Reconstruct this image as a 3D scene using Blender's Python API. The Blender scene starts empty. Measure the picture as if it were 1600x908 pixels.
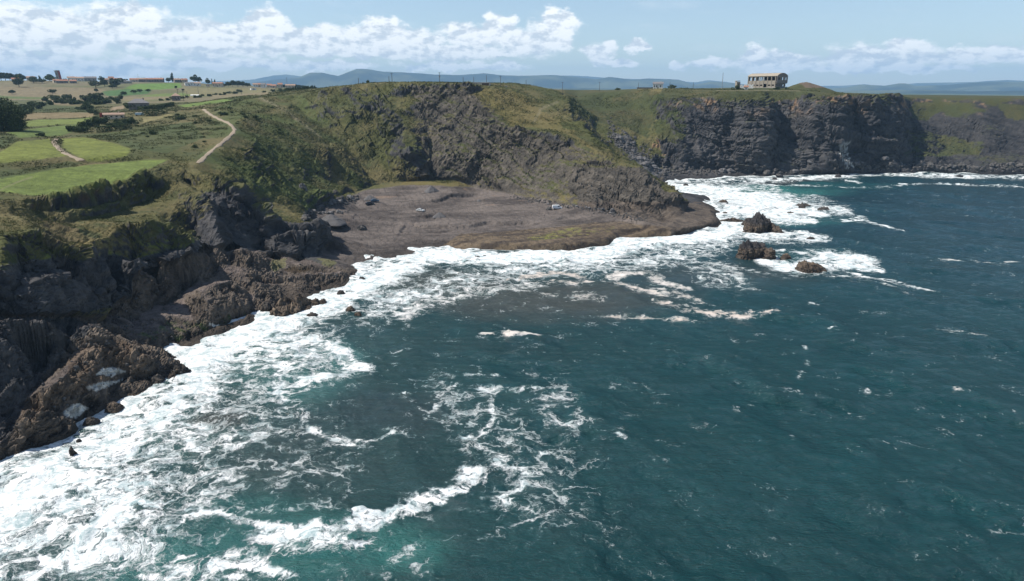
import bpy, math, random
import numpy as np
from mathutils import Vector, geometry

# ------------------------------------------------------------------ camera, light, exposure
H = 60.0; PITCH = math.radians(16.2); FPX = 1067.0
CP, SP = math.cos(PITCH), math.sin(PITCH)
scn = bpy.context.scene
col = scn.collection
cam = bpy.data.cameras.new('camera'); camo = bpy.data.objects.new('camera', cam); col.objects.link(camo)
camo.location = (0, 0, H); camo.rotation_euler = (math.radians(90) - PITCH, 0, 0)
cam.sensor_width = 36.0; cam.lens = 36.0 * FPX / 1600.0
cam.clip_start = 0.5; cam.clip_end = 120000
scn.camera = camo
SUN_AZ, SUN_EL = math.radians(-88), math.radians(51)
S = Vector((math.sin(SUN_AZ) * math.cos(SUN_EL), math.cos(SUN_AZ) * math.cos(SUN_EL), math.sin(SUN_EL)))
sl = bpy.data.lights.new('sun', 'SUN'); sl.energy = 4.9; sl.angle = math.radians(0.53); sl.color = (1.0, 0.95, 0.87)
so = bpy.data.objects.new('sun', sl); so.rotation_euler = S.to_track_quat('Z', 'Y').to_euler(); col.objects.link(so)
scn.view_settings.view_transform = 'Standard'; scn.view_settings.look = 'None'
scn.view_settings.exposure = 0.4; scn.view_settings.gamma = 1.0
scn.view_settings.use_curve_mapping = False
scn.cycles.max_bounces = 5; scn.cycles.diffuse_bounces = 2; scn.cycles.glossy_bounces = 2
scn.cycles.transmission_bounces = 2; scn.cycles.volume_bounces = 0; scn.cycles.transparent_max_bounces = 6
scn.cycles.caustics_reflective = False; scn.cycles.caustics_refractive = False

def azel(px, py):
    u = (px - 800) / FPX; v = (454 - py) / FPX
    d = Vector((u, CP + v * SP, -SP + v * CP)).normalized()
    return math.atan2(d.x, d.y), math.asin(d.z)

class NT:
    """small node helper"""
    def __init__(s, tree):
        s.t = tree; s.n = tree.nodes; s.l = tree.links; s.n.clear()
    def new(s, kind, **kw):
        n = s.n.new(kind)
        for k, v in kw.items():
            if k.startswith('i_'):
                key = k[2:]
                key = int(key) if key.isdigit() else key.replace('_', ' ')
                s.put(n.inputs[key], v)
            else:
                setattr(n, k, v)
        return n
    def put(s, inp, v):
        if isinstance(v, bpy.types.NodeSocket): s.l.new(v, inp)
        else: inp.default_value = v
    def m(s, op, a, b=0.0, c=None, clamp=False):
        n = s.n.new('ShaderNodeMath'); n.operation = op; n.use_clamp = clamp
        s.put(n.inputs[0], a); s.put(n.inputs[1], b)
        if c is not None: s.put(n.inputs[2], c)
        return n.outputs[0]
    def vm(s, op, a, b=(0, 0, 0), out=0):
        n = s.n.new('ShaderNodeVectorMath'); n.operation = op
        s.put(n.inputs[0], a)
        if op == 'SCALE': s.put(n.inputs['Scale'], b)
        else: s.put(n.inputs[1], b)
        return n.outputs[out]
    def mix(s, f, a, b, mode='MIX'):
        n = s.n.new('ShaderNodeMix'); n.data_type = 'RGBA'; n.blend_type = mode
        s.put(n.inputs[0], f); s.put(n.inputs[6], a); s.put(n.inputs[7], b)
        return n.outputs[2]
    def ss(s, v, lo, hi, a=0.0, b=1.0):
        n = s.n.new('ShaderNodeMapRange'); n.interpolation_type = 'SMOOTHSTEP'
        for i, q in enumerate((v, lo, hi, a, b)): s.put(n.inputs[i], q)
        return n.outputs[0]
    def noise(s, vec, scale, detail=4, rough=0.55, out=0, dist=0.0):
        n = s.n.new('ShaderNodeTexNoise'); s.put(n.inputs['Vector'], vec)
        n.inputs['Scale'].default_value = scale; n.inputs['Detail'].default_value = detail
        n.inputs['Roughness'].default_value = rough; n.inputs['Distortion'].default_value = dist
        return n.outputs[out]

def make_world():
    w = bpy.data.worlds.new('World'); scn.world = w; w.use_nodes = True
    T = NT(w.node_tree)
    sky = T.new('ShaderNodeTexSky', sky_type='NISHITA', sun_disc=False)
    sky.sun_elevation = SUN_EL; sky.sun_rotation = SUN_AZ % (2 * math.pi)
    sky.altitude = 0; sky.air_density = 0.9; sky.dust_density = 0.25; sky.ozone_density = 2.2
    tc = T.new('ShaderNodeTexCoord').outputs['Generated']
    sep = T.new('ShaderNodeSeparateXYZ', i_0=tc)
    az = T.m('ARCTAN2', sep.outputs[0], sep.outputs[1])
    el = T.m('ARCSINE', sep.outputs[2])
    P = T.new('ShaderNodeCombineXYZ', i_0=az, i_1=el).outputs[0]
    # edge wobble in the cloud outlines
    wob = T.noise(T.vm('MULTIPLY', P, (1, 1.5, 1)), 38, 5, 0.55, out=1)
    wv = T.vm('MULTIPLY', T.vm('SUBTRACT', wob, (0.5, 0.5, 0.5)), (0.05, 0.03, 0.0))
    Q = T.vm('ADD', P, wv)
    blobs = [(-60, 60, 160, 50), (60, 50, 150, 46), (200, 42, 100, 42), (330, 60, 130, 36), (420, 42, 42, 30),
             (480, 60, 85, 26), (590, 45, 46, 18), (600, 62, 120, 24), (740, 55, 62, 20), (778, 40, 34, 20),
             (830, 62, 80, 24), (868, 26, 25, 20), (872, 50, 42, 30), (620, 80, 260, 14),
             (80, 104, 260, 20), (350, 100, 150, 12), (520, 103, 70, 8), (720, 103, 120, 9),
             (935, 82, 27, 17), (993, 74, 20, 11), (970, 96, 34, 7), (1110, 100, 48, 11), (1058, 102, 12, 9),
             (1172, 88, 30, 17), (1215, 94, 75, 15), (1340, 88, 70, 22), (1420, 78, 52, 17), (1400, 90, 100, 14),
             (1490, 86, 55, 15), (1560, 84, 75, 16), (1660, 84, 90, 22), (1330, 108, 240, 8), (-300, 60, 200, 60), (1900, 90, 160, 30)]
    best = None; low = None
    for cx, cy, rx, ry in blobs:
        a, e = azel(cx, cy); a1, _ = azel(cx + rx, cy); _, e1 = azel(cx, cy - ry)
        d = T.vm('MULTIPLY', T.vm('SUBTRACT', Q, (a, e, 0)), (1 / (a1 - a), 1 / (e1 - e), 0))
        L = T.vm('LENGTH', d, out=1)
        v = T.m('SUBTRACT', 1.0, L)
        best = v if best is None else T.m('SMOOTH_MAX', best, v, 0.15)
    nz = T.noise(T.vm('MULTIPLY', P, (1, 1.9, 1)), 26, 8, 0.62)
    nz2 = T.noise(T.vm('ADD', T.vm('MULTIPLY', P, (1, 1.9, 1)), (0.006, -0.011, 0)), 26, 6, 0.62)
    val = T.m('ADD', best, T.m('MULTIPLY', T.m('SUBTRACT', nz, 0.5), 1.35))
    dens = T.ss(val, -0.12, 0.34)
    # thin high wisps
    wis = T.noise(T.vm('MULTIPLY', P, (1, 4.0, 1)), 7, 6, 0.6)
    wisp = T.m('MULTIPLY', T.ss(wis, 0.52, 0.75), T.ss(el, 0.35, 0.02))
    relief = T.m('MULTIPLY', T.m('SUBTRACT', nz, nz2), 7.5)  # cloud light and shade painted into the colour by offset noise
    lit = T.m('ADD', 0.74, relief, clamp=True)
    ccol = T.mix(lit, (0.60, 0.65, 0.695, 1), (1.02, 1.02, 1.0, 1))
    # sky
    hsv = T.new('ShaderNodeHueSaturation', i_Saturation=0.9, i_Color=sky.outputs[0])
    skyc = T.vm('MULTIPLY', hsv.outputs[0], (SKYK * 1.50, SKYK * 1.48, SKYK * 1.42))
    c1 = T.mix(T.m('MULTIPLY', wisp, 0.35), skyc, (0.72, 0.77, 0.8, 1))
    c2 = T.mix(T.m('MULTIPLY', dens, 0.97), c1, ccol)
    bg = T.new('ShaderNodeBackground', i_Color=T.vm('SCALE', c2, 1.0 / SKYK), i_Strength=SKYK)
    out = T.new('ShaderNodeOutputWorld'); T.l.new(bg.outputs[0], out.inputs[0])
SKYK = 0.075
make_world()

# ------------------------------------------------------------------ numeric noise
rng = np.random.default_rng(7)
_perm = rng.permutation(512).astype(np.int32) % 256
_g = rng.normal(size=(256, 3)).astype(np.float32); _g /= np.linalg.norm(_g, axis=1)[:, None]
from concurrent.futures import ThreadPoolExecutor
_pool = ThreadPoolExecutor(4)
def perlin(x, y, z):
    shp = x.shape
    x = x.ravel(); y = y.ravel(); z = z.ravel()
    n = len(x); out = np.empty(n, np.float32); K = 32768
    def job(i): out[i:i + K] = _perlin(x[i:i + K], y[i:i + K], z[i:i + K])
    list(_pool.map(job, range(0, n, K)))
    return out.reshape(shp).astype(np.float64)
def _perlin(x, y, z):
    x = x.astype(np.float64); y = y.astype(np.float64); z = z.astype(np.float64)
    xi = np.floor(x).astype(np.int32); yi = np.floor(y).astype(np.int32); zi = np.floor(z).astype(np.int32)
    xf = (x - xi).astype(np.float32); yf = (y - yi).astype(np.float32); zf = (z - zi).astype(np.float32)
    f = lambda t: t * t * t * (t * (t * 6 - 15) + 10)
    u, v, w = f(xf), f(yf), f(zf)
    def c(dx, dy, dz):
        h = _perm[(_perm[(_perm[(xi + dx) & 255] + yi + dy) & 255] + zi + dz) & 255]
        g = _g[h]
        return g[:, 0] * (xf - dx) + g[:, 1] * (yf - dy) + g[:, 2] * (zf - dz)
    def L(a, b, t): return a + (b - a) * t
    r = L(L(L(c(0, 0, 0), c(1, 0, 0), u), L(c(0, 1, 0), c(1, 1, 0), u), v),
          L(L(c(0, 0, 1), c(1, 0, 1), u), L(c(0, 1, 1), c(1, 1, 1), u), v), w)
    return r * 1.6
def fbm(x, y, z, o=4, gain=0.5):
    s = 0; a = 1; t = 0
    for i in range(o):
        s = s + a * perlin(x + 17.3 * i, y - 9.1 * i, z + 4.7 * i); t += a; a *= gain
        x = x * 2.03; y = y * 2.03; z = z * 2.03
    return s / t
def ridged(x, y, z, o=4, gain=0.5):
    s = 0; a = 1; t = 0
    for i in range(o):
        s = s + a * (1 - 2.2 * np.abs(perlin(x + 31.3 * i, y - 5.1 * i, z + 2.7 * i))); t += a; a *= gain
        x = x * 2.07; y = y * 2.07; z = z * 2.07
    return s / t
def hsh(a, b, c, k=0):
    return _perm[(_perm[(_perm[(a + k * 57) & 255] + b) & 255] + c) & 255] / 255.0
def blocks(s, a, b, hs, wa, wb):
    """jointed, bedded rock: a random offset and tilt per block"""
    l = np.floor(s / hs).astype(np.int32); h0 = hsh(l, l * 0 + 3, l * 0 + 7)
    fa = a / wa + h0 * 7; ia = np.floor(fa).astype(np.int32); h1 = hsh(l, ia, ia * 0 + 11)
    fb = b / wb + h1 * 5; ib = np.floor(fb).astype(np.int32)
    r0 = hsh(l, ia, ib, 1); r1 = hsh(l, ia, ib, 2) - .5; r2 = hsh(l, ia, ib, 3) - .5; r3 = hsh(l, ia, ib, 4)
    return (r0 - .5) * 1.3 + r1 * (fa - ia - .5) * 1.3 + r2 * (fb - ib - .5) * 1.3 - .9 * (r3) * (1 - sst(0, .35, s / hs - l))
def sst(a, b, x):
    t = np.clip((x - a) / (b - a), 0, 1); return t * t * (3 - 2 * t)

def solve(px, py, z=None, Y=None):
    u = (px - 800) / FPX; v = (454 - py) / FPX
    if Y is None:
        t = (z - H) / (-SP + v * CP); Y = t * (CP + v * SP)
    else:
        t = Y / (CP + v * SP); z = H + t * (-SP + v * CP)
    return (u * t, Y, z)
def bz(px, py):
    z = 3.0
    for _ in range(12): z = .4 + min(max(solve(px, py, z=z)[1] - 252, 0), 150) * .037
    return round(z, 2)
def at(px, Y, z):
    t = Y * CP - (z - H) * SP
    return ((px - 800) / FPX * t, Y, z)
def project(x, y, z):
    t = y * CP - (z - H) * SP; w = y * SP + (z - H) * CP
    t = np.maximum(t, 1e-3)
    return 800 + FPX * x / t, 454 - FPX * w / t

# ------------------------------------------------------------------ terrain control lines
# entry: (px, py, z)  |  (px, py, 'Y', depth)  |  ('C', px, depth, z)
WATERLINE = [(-400, 950), (-200, 830), (-60, 735), (0, 702), (60, 682), (110, 660), (150, 642), (172, 622), (205, 602), (250, 598), (292, 575),
     (282, 560), (262, 548), (300, 528), (345, 512), (392, 494), (398, 468), (420, 456), (452, 447), (495, 440), (555, 431), (562, 424), (545, 412),
     (562, 405), (600, 402), (640, 397), (665, 386), (700, 381), (760, 389), (830, 392), (900, 389), (950, 384), (970, 370), (1000, 364),
     (1060, 366), (1100, 358), (1127, 350), (1118, 338), (1124, 331), (1106, 318), (1102, 305), (1062, 300)]
WATER_FAR = [(1037, 286), (1060, 279), (1120, 279), (1160, 274), (1200, 278), (1250, 276), (1300, 273), (1350, 271), (1400, 271), (1450, 271),
     (1500, 275), (1560, 273), (1620, 275), (1800, 280), (2100, 288)]
LINES = [
 [(a, b, 0) for a, b in WATERLINE] + [(a, b, 0) for a, b in WATER_FAR],
 # sea bed
 [(-400, 1100, -4), (-60, 800, -4), (60, 740, -4), (150, 700, -4), (250, 650, -4), (330, 600, -4), (400, 540, -4), (450, 500, -3), (560, 460, -3), (620, 425, -3), (700, 400, -3), (830, 410, -4),
  (960, 400, -4), (1060, 385, -4), (1150, 370, -4), (1160, 340, -4), (1140, 310, -3), (1070, 292, -2), (1130, 287, -3), (1200, 286, -4), (1300, 281, -4), (1450, 279, -4), (1620, 283, -4), (2100, 300, -4)],
 # beach back edge / cliff foot
 [(476, 345, 8), (482, 332, 9), (500, 321, 9), (530, 309, 8.5), (550, 303, 7), (568, 298, 6), (600, 293, 6), (640, 290, 6.2), (680, 290, 6), (740, 294, 6), (800, 303, 6), (870, 316, 6), (930, 325, 6), (975, 337, 5), (1010, 347, 4.5),
  (1038, 355, 3.5), (1062, 338, 3), (1070, 325, 3)],
 # shelf edge of the brown rock platform
 [(696, 371.5, 1.8), (730, 377, 2.2), (765, 379.5, 2.2), (830, 382, 2.2), (900, 379.5, 2.2), (945, 375, 2.2), (962, 361, 2.1), (1000, 355, 2.1), (1060, 357, 2.1), (1098, 349, 2.1), (1117, 342, 2), (1108, 330, 2), (1095, 318, 2), (1075, 312, 2.5)],
 # beach levels
 [(560, 398, 0.5), (600, 390, 1.0), (660, 372, 1.6), (700, 362, 2.1), (760, 362, 2.4), (830, 362, 2.4), (900, 358, 2.6), (980, 348, 2.8)],
 [(a_, b_, bz(a_, b_)) for a_, b_ in [(520, 366), (560, 360), (620, 352), (670, 350), (740, 350), (830, 345), (900, 342), (950, 338)]],
 [(a_, b_, bz(a_, b_)) for a_, b_ in [(560, 330), (620, 325), (700, 325), (800, 325), (850, 325)]],
 # left: outer low rocks
 [(20, 688, 2.5), (45, 665, 4), (75, 648, 3.5), (110, 632, 3.0), (140, 622, 2.5), (165, 606, 2.5), (190, 592, 3), (230, 588, 1.5), (280, 572, 2.2)],
 [(22, 670, 4.5), (42, 632, 7.0), (70, 606, 7.6), (100, 590, 7.8), (130, 578, 7), (160, 576, 5.5), (200, 572, 4.5), (245, 556, 4.0)],
 [(55, 640, 6.5), (95, 615, 6.2), (130, 604, 5.0)],
 [(104, 572, 8.4), (122, 552, 9.0), (150, 542, 9.0), (190, 541, 8.0), (225, 550, 6.5), (250, 560, 3.6)],
 # foot of the dark block
 [(-400, 800, 3), (-100, 730, 3), (0, 688, 3), (22, 662, 4.5), (42, 622, 5.5), (85, 585, 6.0), (112, 556, 7.0), (140, 530, 6.5), (160, 515, 6.2)],
 # crest of the dark block
 [(-400, 560, 22), (-100, 505, 20), (0, 500, 18), (40, 497, 17), (78, 499, 16), (84, 505, 15.2), (110, 505, 13.5), (145, 505, 11), (163, 508, 8)],
 [('C', -400, 122, 16), ('C', -100, 126, 15.5), ('C', 0, 129, 14.5), ('C', 80, 136, 10.5), ('C', 140, 150, 7.6)],
 # foot of the large near cliff
 [(-400, 520, 18), (-100, 497, 17), (0, 491, 16), (60, 494, 12.5), (110, 496, 9.3), (160, 492, 7.0), (186, 486, 6), (196, 474, 6.3)],
 # top of the rock face
 [(-400, 470, 26), (-100, 440, 25), (0, 428, 24.0), (35, 414, 24.8), (75, 405, 24.2), (120, 402, 22.6), (135, 408, 20.2), (160, 404, 20.5), (205, 402, 19), (250, 404, 16.5), (285, 392, 15.5), (303, 380, 14.5)],
 # grass slope above
 [(-400, 400, 33), (-100, 378, 30), (0, 370, 29.6), (50, 362, 29.6), (95, 382, 24.9), (130, 388, 22.5), (170, 376, 22.0), (195, 350, 25.0), (225, 345, 25.4), (252, 352, 23.0), (270, 368, 19.6), (284, 386, 15.8)],
 [(-60, 336, 'Y', 158), (0, 332, 'Y', 164), (50, 338, 'Y', 174), (75, 345, 'Y', 179), (110, 347, 'Y', 187), (150, 342, 'Y', 199), (185, 331, 'Y', 212), (215, 319, 'Y', 224), (235, 309, 'Y', 232)],
 # field edge
 [(-400, 345, 34.5), (-100, 322, 34.5), (0, 316, 33.5), (50, 309, 32.2), (100, 305, 31.2), (150, 297, 30.8), (190, 287, 31.2), (228, 268, 33.4), (262, 258, 34.0), (275, 256, 34.0), (300, 262, 33.0), (322, 272, 31.6), (348, 276, 31), (370, 290, 28), (400, 315, 22.2), (418, 336, 17), (430, 346, 14.2)],
 # spur of the near knoll
 [(262, 262, 33.4), (278, 284, 29.8), (308, 303, 26.6), (314, 328, 22.2), (310, 356, 17.0), (302, 376, 13.8)],
 [(215, 300, 'Y', 232), (250, 300, 'Y', 236), (285, 312, 'Y', 229), (270, 335, 'Y', 217), (285, 355, 'Y', 214), (296, 372, 14.6)],
 [(228, 320, 'Y', 221), (245, 335, 'Y', 211), (255, 352, 'Y', 202)],
 # canyon
 [(318, 305, 'Y', 238), (328, 340, 'Y', 222), (335, 372, 'Y', 213), (345, 393, 8), (368, 398, 7)],
 [(285, 285, 'Y', 250), (300, 292, 'Y', 246), (318, 305, 'Y', 238)],
 [(345, 300, 'Y', 245), (360, 340, 'Y', 236), (370, 375, 'Y', 230), (378, 398, 7)],
 [(395, 330, 'Y', 250), (400, 370, 'Y', 238), (405, 392, 5.5)],
 # slab block above the gully
 [(207, 428, 13.2), (222, 419, 14), (250, 412, 14.4), (285, 403, 14.4), (320, 392, 13.6), (332, 397, 11.5), (350, 406, 9.5)],
 [(192, 462, 7.5), (205, 480, 6.5), (216, 500, 5), (228, 488, 5), (240, 474, 5.1), (256, 455, 5.6), (290, 438, 6.4), (322, 418, 7.4), (342, 414, 8)],
 [(198, 440, 10), (230, 440, 9.2)],
 # gully floor and platform
 [(150, 525, 5.8), (200, 512, 5.0), (250, 492, 4.8), (280, 462, 5.2), (300, 445, 6.0), (335, 425, 7.2), (360, 412, 8)],
 [(200, 532, 4.8), (250, 522, 3.0), (300, 515, 1.6), (340, 507, 1.4), (385, 490, 1.8)],
 [(288, 470, 5.4), (310, 452, 9.0), (335, 442, 9.6), (365, 436, 8.5), (395, 440, 6.5)],
 [(300, 492, 3.6), (330, 484, 5.2), (360, 472, 5.2), (388, 468, 3.6), (390, 485, 1.6)],
 [(350, 395, 10), (372, 388, 12.5), (392, 392, 9), (410, 402, 6), (440, 410, 5), (480, 412, 4.2), (520, 408, 3.2), (540, 414, 1.2)],
 [(390, 420, 6.8), (430, 425, 5.8), (480, 424, 4.8), (530, 422, 3.4), (552, 426, 1.2)],
 [(400, 452, 2.6), (440, 438, 3.4), (490, 434, 2.0), (540, 428, 1.2)],
 # stack at the beach edge
 [(424, 347, 14.0), (450, 346, 13.8), (470, 351, 12.8), (498, 353, 11.2), (506, 357, 10.0), (510, 366, 5.5)],
 [(422, 360, 12.0), (444, 364, 11.6), (482, 363, 11.0), (489, 368, 9.0)],
 [(408, 396, 4.8), (430, 403, 4.4), (470, 406, 3.6), (490, 401, 3.2), (505, 386, 3.0), (513, 368, 3.0)],
 [(482, 341, 7.6), (500, 344, 6.4), (530, 344, 5.6), (560, 335, 5.5)],
 # slope from the path to the beach
 [(380, 300, 'Y', 262), (420, 315, 'Y', 272), (450, 325, 'Y', 280), (468, 338, 'Y', 286)],
 [(345, 262, 'Y', 268), (390, 280, 'Y', 280), (440, 296, 'Y', 298), (475, 305, 'Y', 312), (510, 306, 'Y', 330), (545, 300, 'Y', 358)],
 [(370, 232, 'Y', 300), (410, 250, 'Y', 318), (450, 272, 'Y', 330), (490, 290, 'Y', 342), (530, 292, 'Y', 362), (552, 298, 'Y', 378)],
 [(380, 205, 'Y', 345), (420, 225, 'Y', 355), (450, 248, 'Y', 352), (478, 268, 'Y', 358), (510, 285, 'Y', 368)],
 [(390, 180, 'Y', 392), (430, 200, 'Y', 392), (465, 225, 'Y', 385), (492, 250, 'Y', 382), (520, 275, 'Y', 386)],
 # rib 1
 [(380, 158, 'Y', 470), (401, 153, 'Y', 480), (443, 172, 'Y', 452), (478, 202, 'Y', 425), (509, 230, 'Y', 408), (539, 260, 'Y', 400), (567, 298, 6)],
 [(455, 158, 'Y', 486), (480, 182, 'Y', 462), (505, 200, 'Y', 447), (530, 222, 'Y', 435), (555, 252, 'Y', 424), (575, 280, 'Y', 412)],
 # bowl
 [(470, 150, 'Y', 490), (500, 150, 'Y', 480), (515, 168, 'Y', 462), (545, 190, 'Y', 450), (570, 215, 'Y', 440), (580, 245, 'Y', 430), (592, 285, 'Y', 408)],
 [(545, 150, 'Y', 474), (560, 172, 'Y', 458), (590, 196, 'Y', 450), (600, 230, 'Y', 437), (610, 260, 'Y', 424), (618, 284, 'Y', 412)],
 [(600, 150, 'Y', 466), (622, 178, 'Y', 446), (636, 200, 'Y', 432), (646, 236, 'Y', 414), (628, 254, 'Y', 414), (606, 284, 'Y', 404)],
 [(610, 205, 'Y', 445), (612, 235, 'Y', 433)],
 [(660, 152, 'Y', 466), (668, 190, 'Y', 450), (676, 225, 'Y', 432), (670, 260, 'Y', 418), (668, 282, 'Y', 411)],
 [(700, 150, 'Y', 460), (704, 190, 'Y', 440), (706, 240, 'Y', 418), (712, 282, 'Y', 406)],
 [(735, 150, 'Y', 456), (742, 195, 'Y', 436), (746, 245, 'Y', 414), (750, 286, 'Y', 404)],
 # skyline of the bowl
 [(420, 146, 'Y', 560), (470, 146, 'Y', 500), (500, 140, 'Y', 490), (520, 134, 'Y', 482), (560, 131, 'Y', 480), (600, 129, 'Y', 480), (640, 128.5, 'Y', 474), (690, 129, 'Y', 468), (730, 130, 'Y', 462), (770, 134, 'Y', 466), (800, 138, 'Y', 475), (846, 158, 'Y', 468), (884, 181, 'Y', 440), (909, 201, 'Y', 416), (930, 218, 'Y', 396), (955, 240, 'Y', 378), (992, 256, 'Y', 366), (1022, 276, 'Y', 356), (1052, 300, 'Y', 347), (1067, 322, 'Y', 341)],
 # cliff-top edge of the headland (front)
 [(745, 150, 'Y', 452), (772, 178, 'Y', 432), (800, 200, 'Y', 412), (840, 206, 'Y', 400), (870, 208, 'Y', 393), (905, 222, 'Y', 384), (932, 234, 'Y', 374), (965, 252, 'Y', 366), (1000, 264, 'Y', 357)],
 [(780, 215, 'Y', 414), (815, 232, 'Y', 402), (855, 240, 'Y', 390), (895, 250, 'Y', 374), (930, 262, 'Y', 360), (962, 270, 'Y', 355)],
 [(780, 262, 'Y', 399), (820, 268, 'Y', 388), (860, 276, 'Y', 373), (895, 285, 'Y', 358), (925, 290, 'Y', 347), (950, 292, 'Y', 343), (985, 282, 'Y', 347), (1012, 300, 'Y', 340), (1040, 325, 'Y', 333)],
 [(945, 310, 'Y', 338), (975, 318, 'Y', 333), (1005, 330, 'Y', 328), (1035, 345, 'Y', 325)],
 # hidden back of the headland
 [('C', 930, 425, 24), ('C', 960, 405, 18), ('C', 1000, 392, 10), ('C', 1040, 380, 4), ('C', 1065, 370, 2.0)],
 [('C', 900, 455, 34), ('C', 930, 455, 18), ('C', 965, 440, 8), ('C', 1000, 430, 2), ('C', 1030, 425, 0.5)],
 # valley behind
 [('C', 850, 500, 44), ('C', 880, 490, 34), ('C', 905, 490, 26), ('C', 940, 485, 17), ('C', 980, 480, 9), ('C', 1015, 478, 4)],
 [(800, 130, 'Y', 560), (830, 133, 'Y', 565), (862, 139, 'Y', 565), (878, 148, 'Y', 555), (880, 163, 'Y', 520)],
 [(905, 178, 'Y', 575), (905, 160, 'Y', 610), (900, 145, 'Y', 660)],
 [(925, 205, 'Y', 535), (935, 185, 'Y', 570), (940, 165, 'Y', 610), (945, 143, 'Y', 650)],
 [(955, 232, 'Y', 510), (968, 215, 'Y', 532), (975, 195, 'Y', 562), (985, 165, 'Y', 605), (990, 142, 'Y', 632)],
 [(1020, 262, 6), (1005, 245, 'Y', 518), (990, 228, 'Y', 530), (1000, 205, 'Y', 556), (1010, 180, 'Y', 580)],
 [(1045, 262, 5), (1035, 240, 'Y', 528), (1025, 215, 'Y', 540), (1030, 190, 'Y', 566), (1020, 165, 'Y', 590)],
 # far cliff: foot, mid, top
 [(1060, 266, 4), (1100, 264, 4), (1150, 266, 3), (1200, 268, 2.6), (1250, 268, 2.4), (1300, 265, 2.6), (1340, 262, 3.6), (1365, 259, 5)],
 [(1030, 235, 'Y', 532), (1060, 225, 'Y', 531), (1100, 235, 'Y', 530), (1150, 235, 'Y', 531), (1200, 236, 'Y', 532), (1250, 236, 'Y', 531), (1300, 238, 'Y', 529), (1340, 232, 'Y', 534), (1385, 236, 'Y', 541), (1425, 240, 'Y', 552)],
 [(1045, 185, 'Y', 556), (1075, 180, 'Y', 548), (1120, 185, 'Y', 538), (1170, 178, 'Y', 531), (1188, 180, 'Y', 533), (1212, 180, 'Y', 555), (1245, 182, 'Y', 551), (1275, 185, 'Y', 537), (1310, 185, 'Y', 533), (1335, 185, 'Y', 543), (1365, 185, 'Y', 541), (1400, 215, 'Y', 548)],
 [(1030, 152, 'Y', 585), (1060, 152, 'Y', 566), (1100, 152, 'Y', 556), (1150, 153, 'Y', 544), (1180, 160, 'Y', 539), (1200, 158, 'Y', 562), (1240, 155, 'Y', 564), (1272, 153, 'Y', 547), (1310, 155, 'Y', 540), (1330, 156, 'Y', 550), (1350, 155, 'Y', 543), (1375, 162, 'Y', 546)],
 [(1000, 139, 'Y', 640), (1040, 138, 'Y', 610), (1100, 141, 'Y', 578), (1150, 141, 'Y', 563), (1180, 141.5, 'Y', 562), (1205, 141.5, 'Y', 578), (1245, 141, 'Y', 578), (1272, 142, 'Y', 562), (1300, 146, 'Y', 556), (1345, 149, 'Y', 554), (1372, 151, 'Y', 566), (1405, 151, 'Y', 600), (1425, 152, 'Y', 632), (1460, 152, 'Y', 636), (1500, 152, 'Y', 630), (1550, 152, 'Y', 620), (1620, 153, 'Y', 608), (1800, 155, 'Y', 580), (2100, 158, 'Y', 540)],
 # recess right
 [(1395, 257, 6), (1430, 256, 6), (1470, 258, 5), (1530, 260, 4.5), (1600, 258, 5), (1800, 262, 5), (2100, 268, 5)],
 [(1405, 240, 'Y', 556), (1440, 240, 'Y', 562), (1480, 238, 'Y', 574), (1520, 244, 'Y', 568), (1560, 245, 'Y', 564), (1620, 240, 'Y', 566), (1800, 242, 'Y', 545), (2100, 245, 'Y', 510)],
 [(1415, 205, 'Y', 582), (1440, 215, 'Y', 582), (1480, 222, 'Y', 590), (1520, 222, 'Y', 586), (1545, 205, 'Y', 582), (1575, 205, 'Y', 586), (1620, 205, 'Y', 582)],
 [(1412, 175, 'Y', 605), (1450, 185, 'Y', 612), (1500, 190, 'Y', 602), (1530, 180, 'Y', 598), (1560, 175, 'Y', 602), (1620, 182, 'Y', 596), (1800, 185, 'Y', 560), (2100, 190, 'Y', 520)],
 [(1430, 160, 'Y', 628), (1470, 162, 'Y', 624), (1510, 162, 'Y', 616), (1560, 161, 'Y', 612), (1620, 164, 'Y', 602)],
 # plateau behind
 [('C', 420, 1000, 62), ('C', 520, 900, 62), ('C', 620, 900, 62), ('C', 740, 900, 63), ('C', 870, 900, 61), ('C', 1000, 900, 61.5), ('C', 1150, 900, 61.5), ('C', 1400, 900, 57), ('C', 1600, 900, 55.5), ('C', 2100, 900, 55)],
 [(1120, 138.5, 'Y', 640), (1160, 137.5, 'Y', 640), (1200, 137, 'Y', 620), (1240, 139, 'Y', 606), (1258, 140, 'Y', 602), (1290, 142, 'Y', 605), (1320, 145, 'Y', 610)],
 [(1150, 137, 'Y', 700), (1225, 137, 'Y', 690), (1300, 144, 'Y', 690)],
 [(900, 140.5, 'Y', 700), (950, 140.5, 'Y', 700), (1000, 138.8, 'Y', 690), (1060, 138.5, 'Y', 690)],
 [(600, 129.5, 'Y', 560), (690, 130, 'Y', 550), (760, 130.5, 'Y', 540), (800, 130.5, 'Y', 590), (860, 139.5, 'Y', 640)],
 [('C', -400, 2500, 70), ('C', 300, 2500, 70), ('C', 800, 2500, 50), ('C', 1200, 2500, 40), ('C', 2100, 2500, 35)],
 # left upland
 [(-100, 262, 37.5), (0, 250, 37.8), (60, 262, 35.6), (120, 258, 35.0), (180, 252, 35.0), (240, 246, 35.6)],
 [(-100, 222, 41.5), (0, 218, 41), (90, 222, 38.8), (130, 246, 36.9), (200, 238, 37.2), (250, 232, 37.5), (290, 226, 38.2)],
 [(0, 200, 42.5), (100, 205, 41.0), (180, 210, 39.8), (240, 205, 41), (300, 205, 41.5)],
 [(318, 171, 'Y', 455), (330, 180, 'Y', 420), (345, 188, 'Y', 392), (362, 195, 'Y', 368), (367, 203, 'Y', 345), (357, 214, 'Y', 322), (340, 228, 'Y', 300), (325, 240, 'Y', 280), (310, 255, 'Y', 262)],
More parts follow.
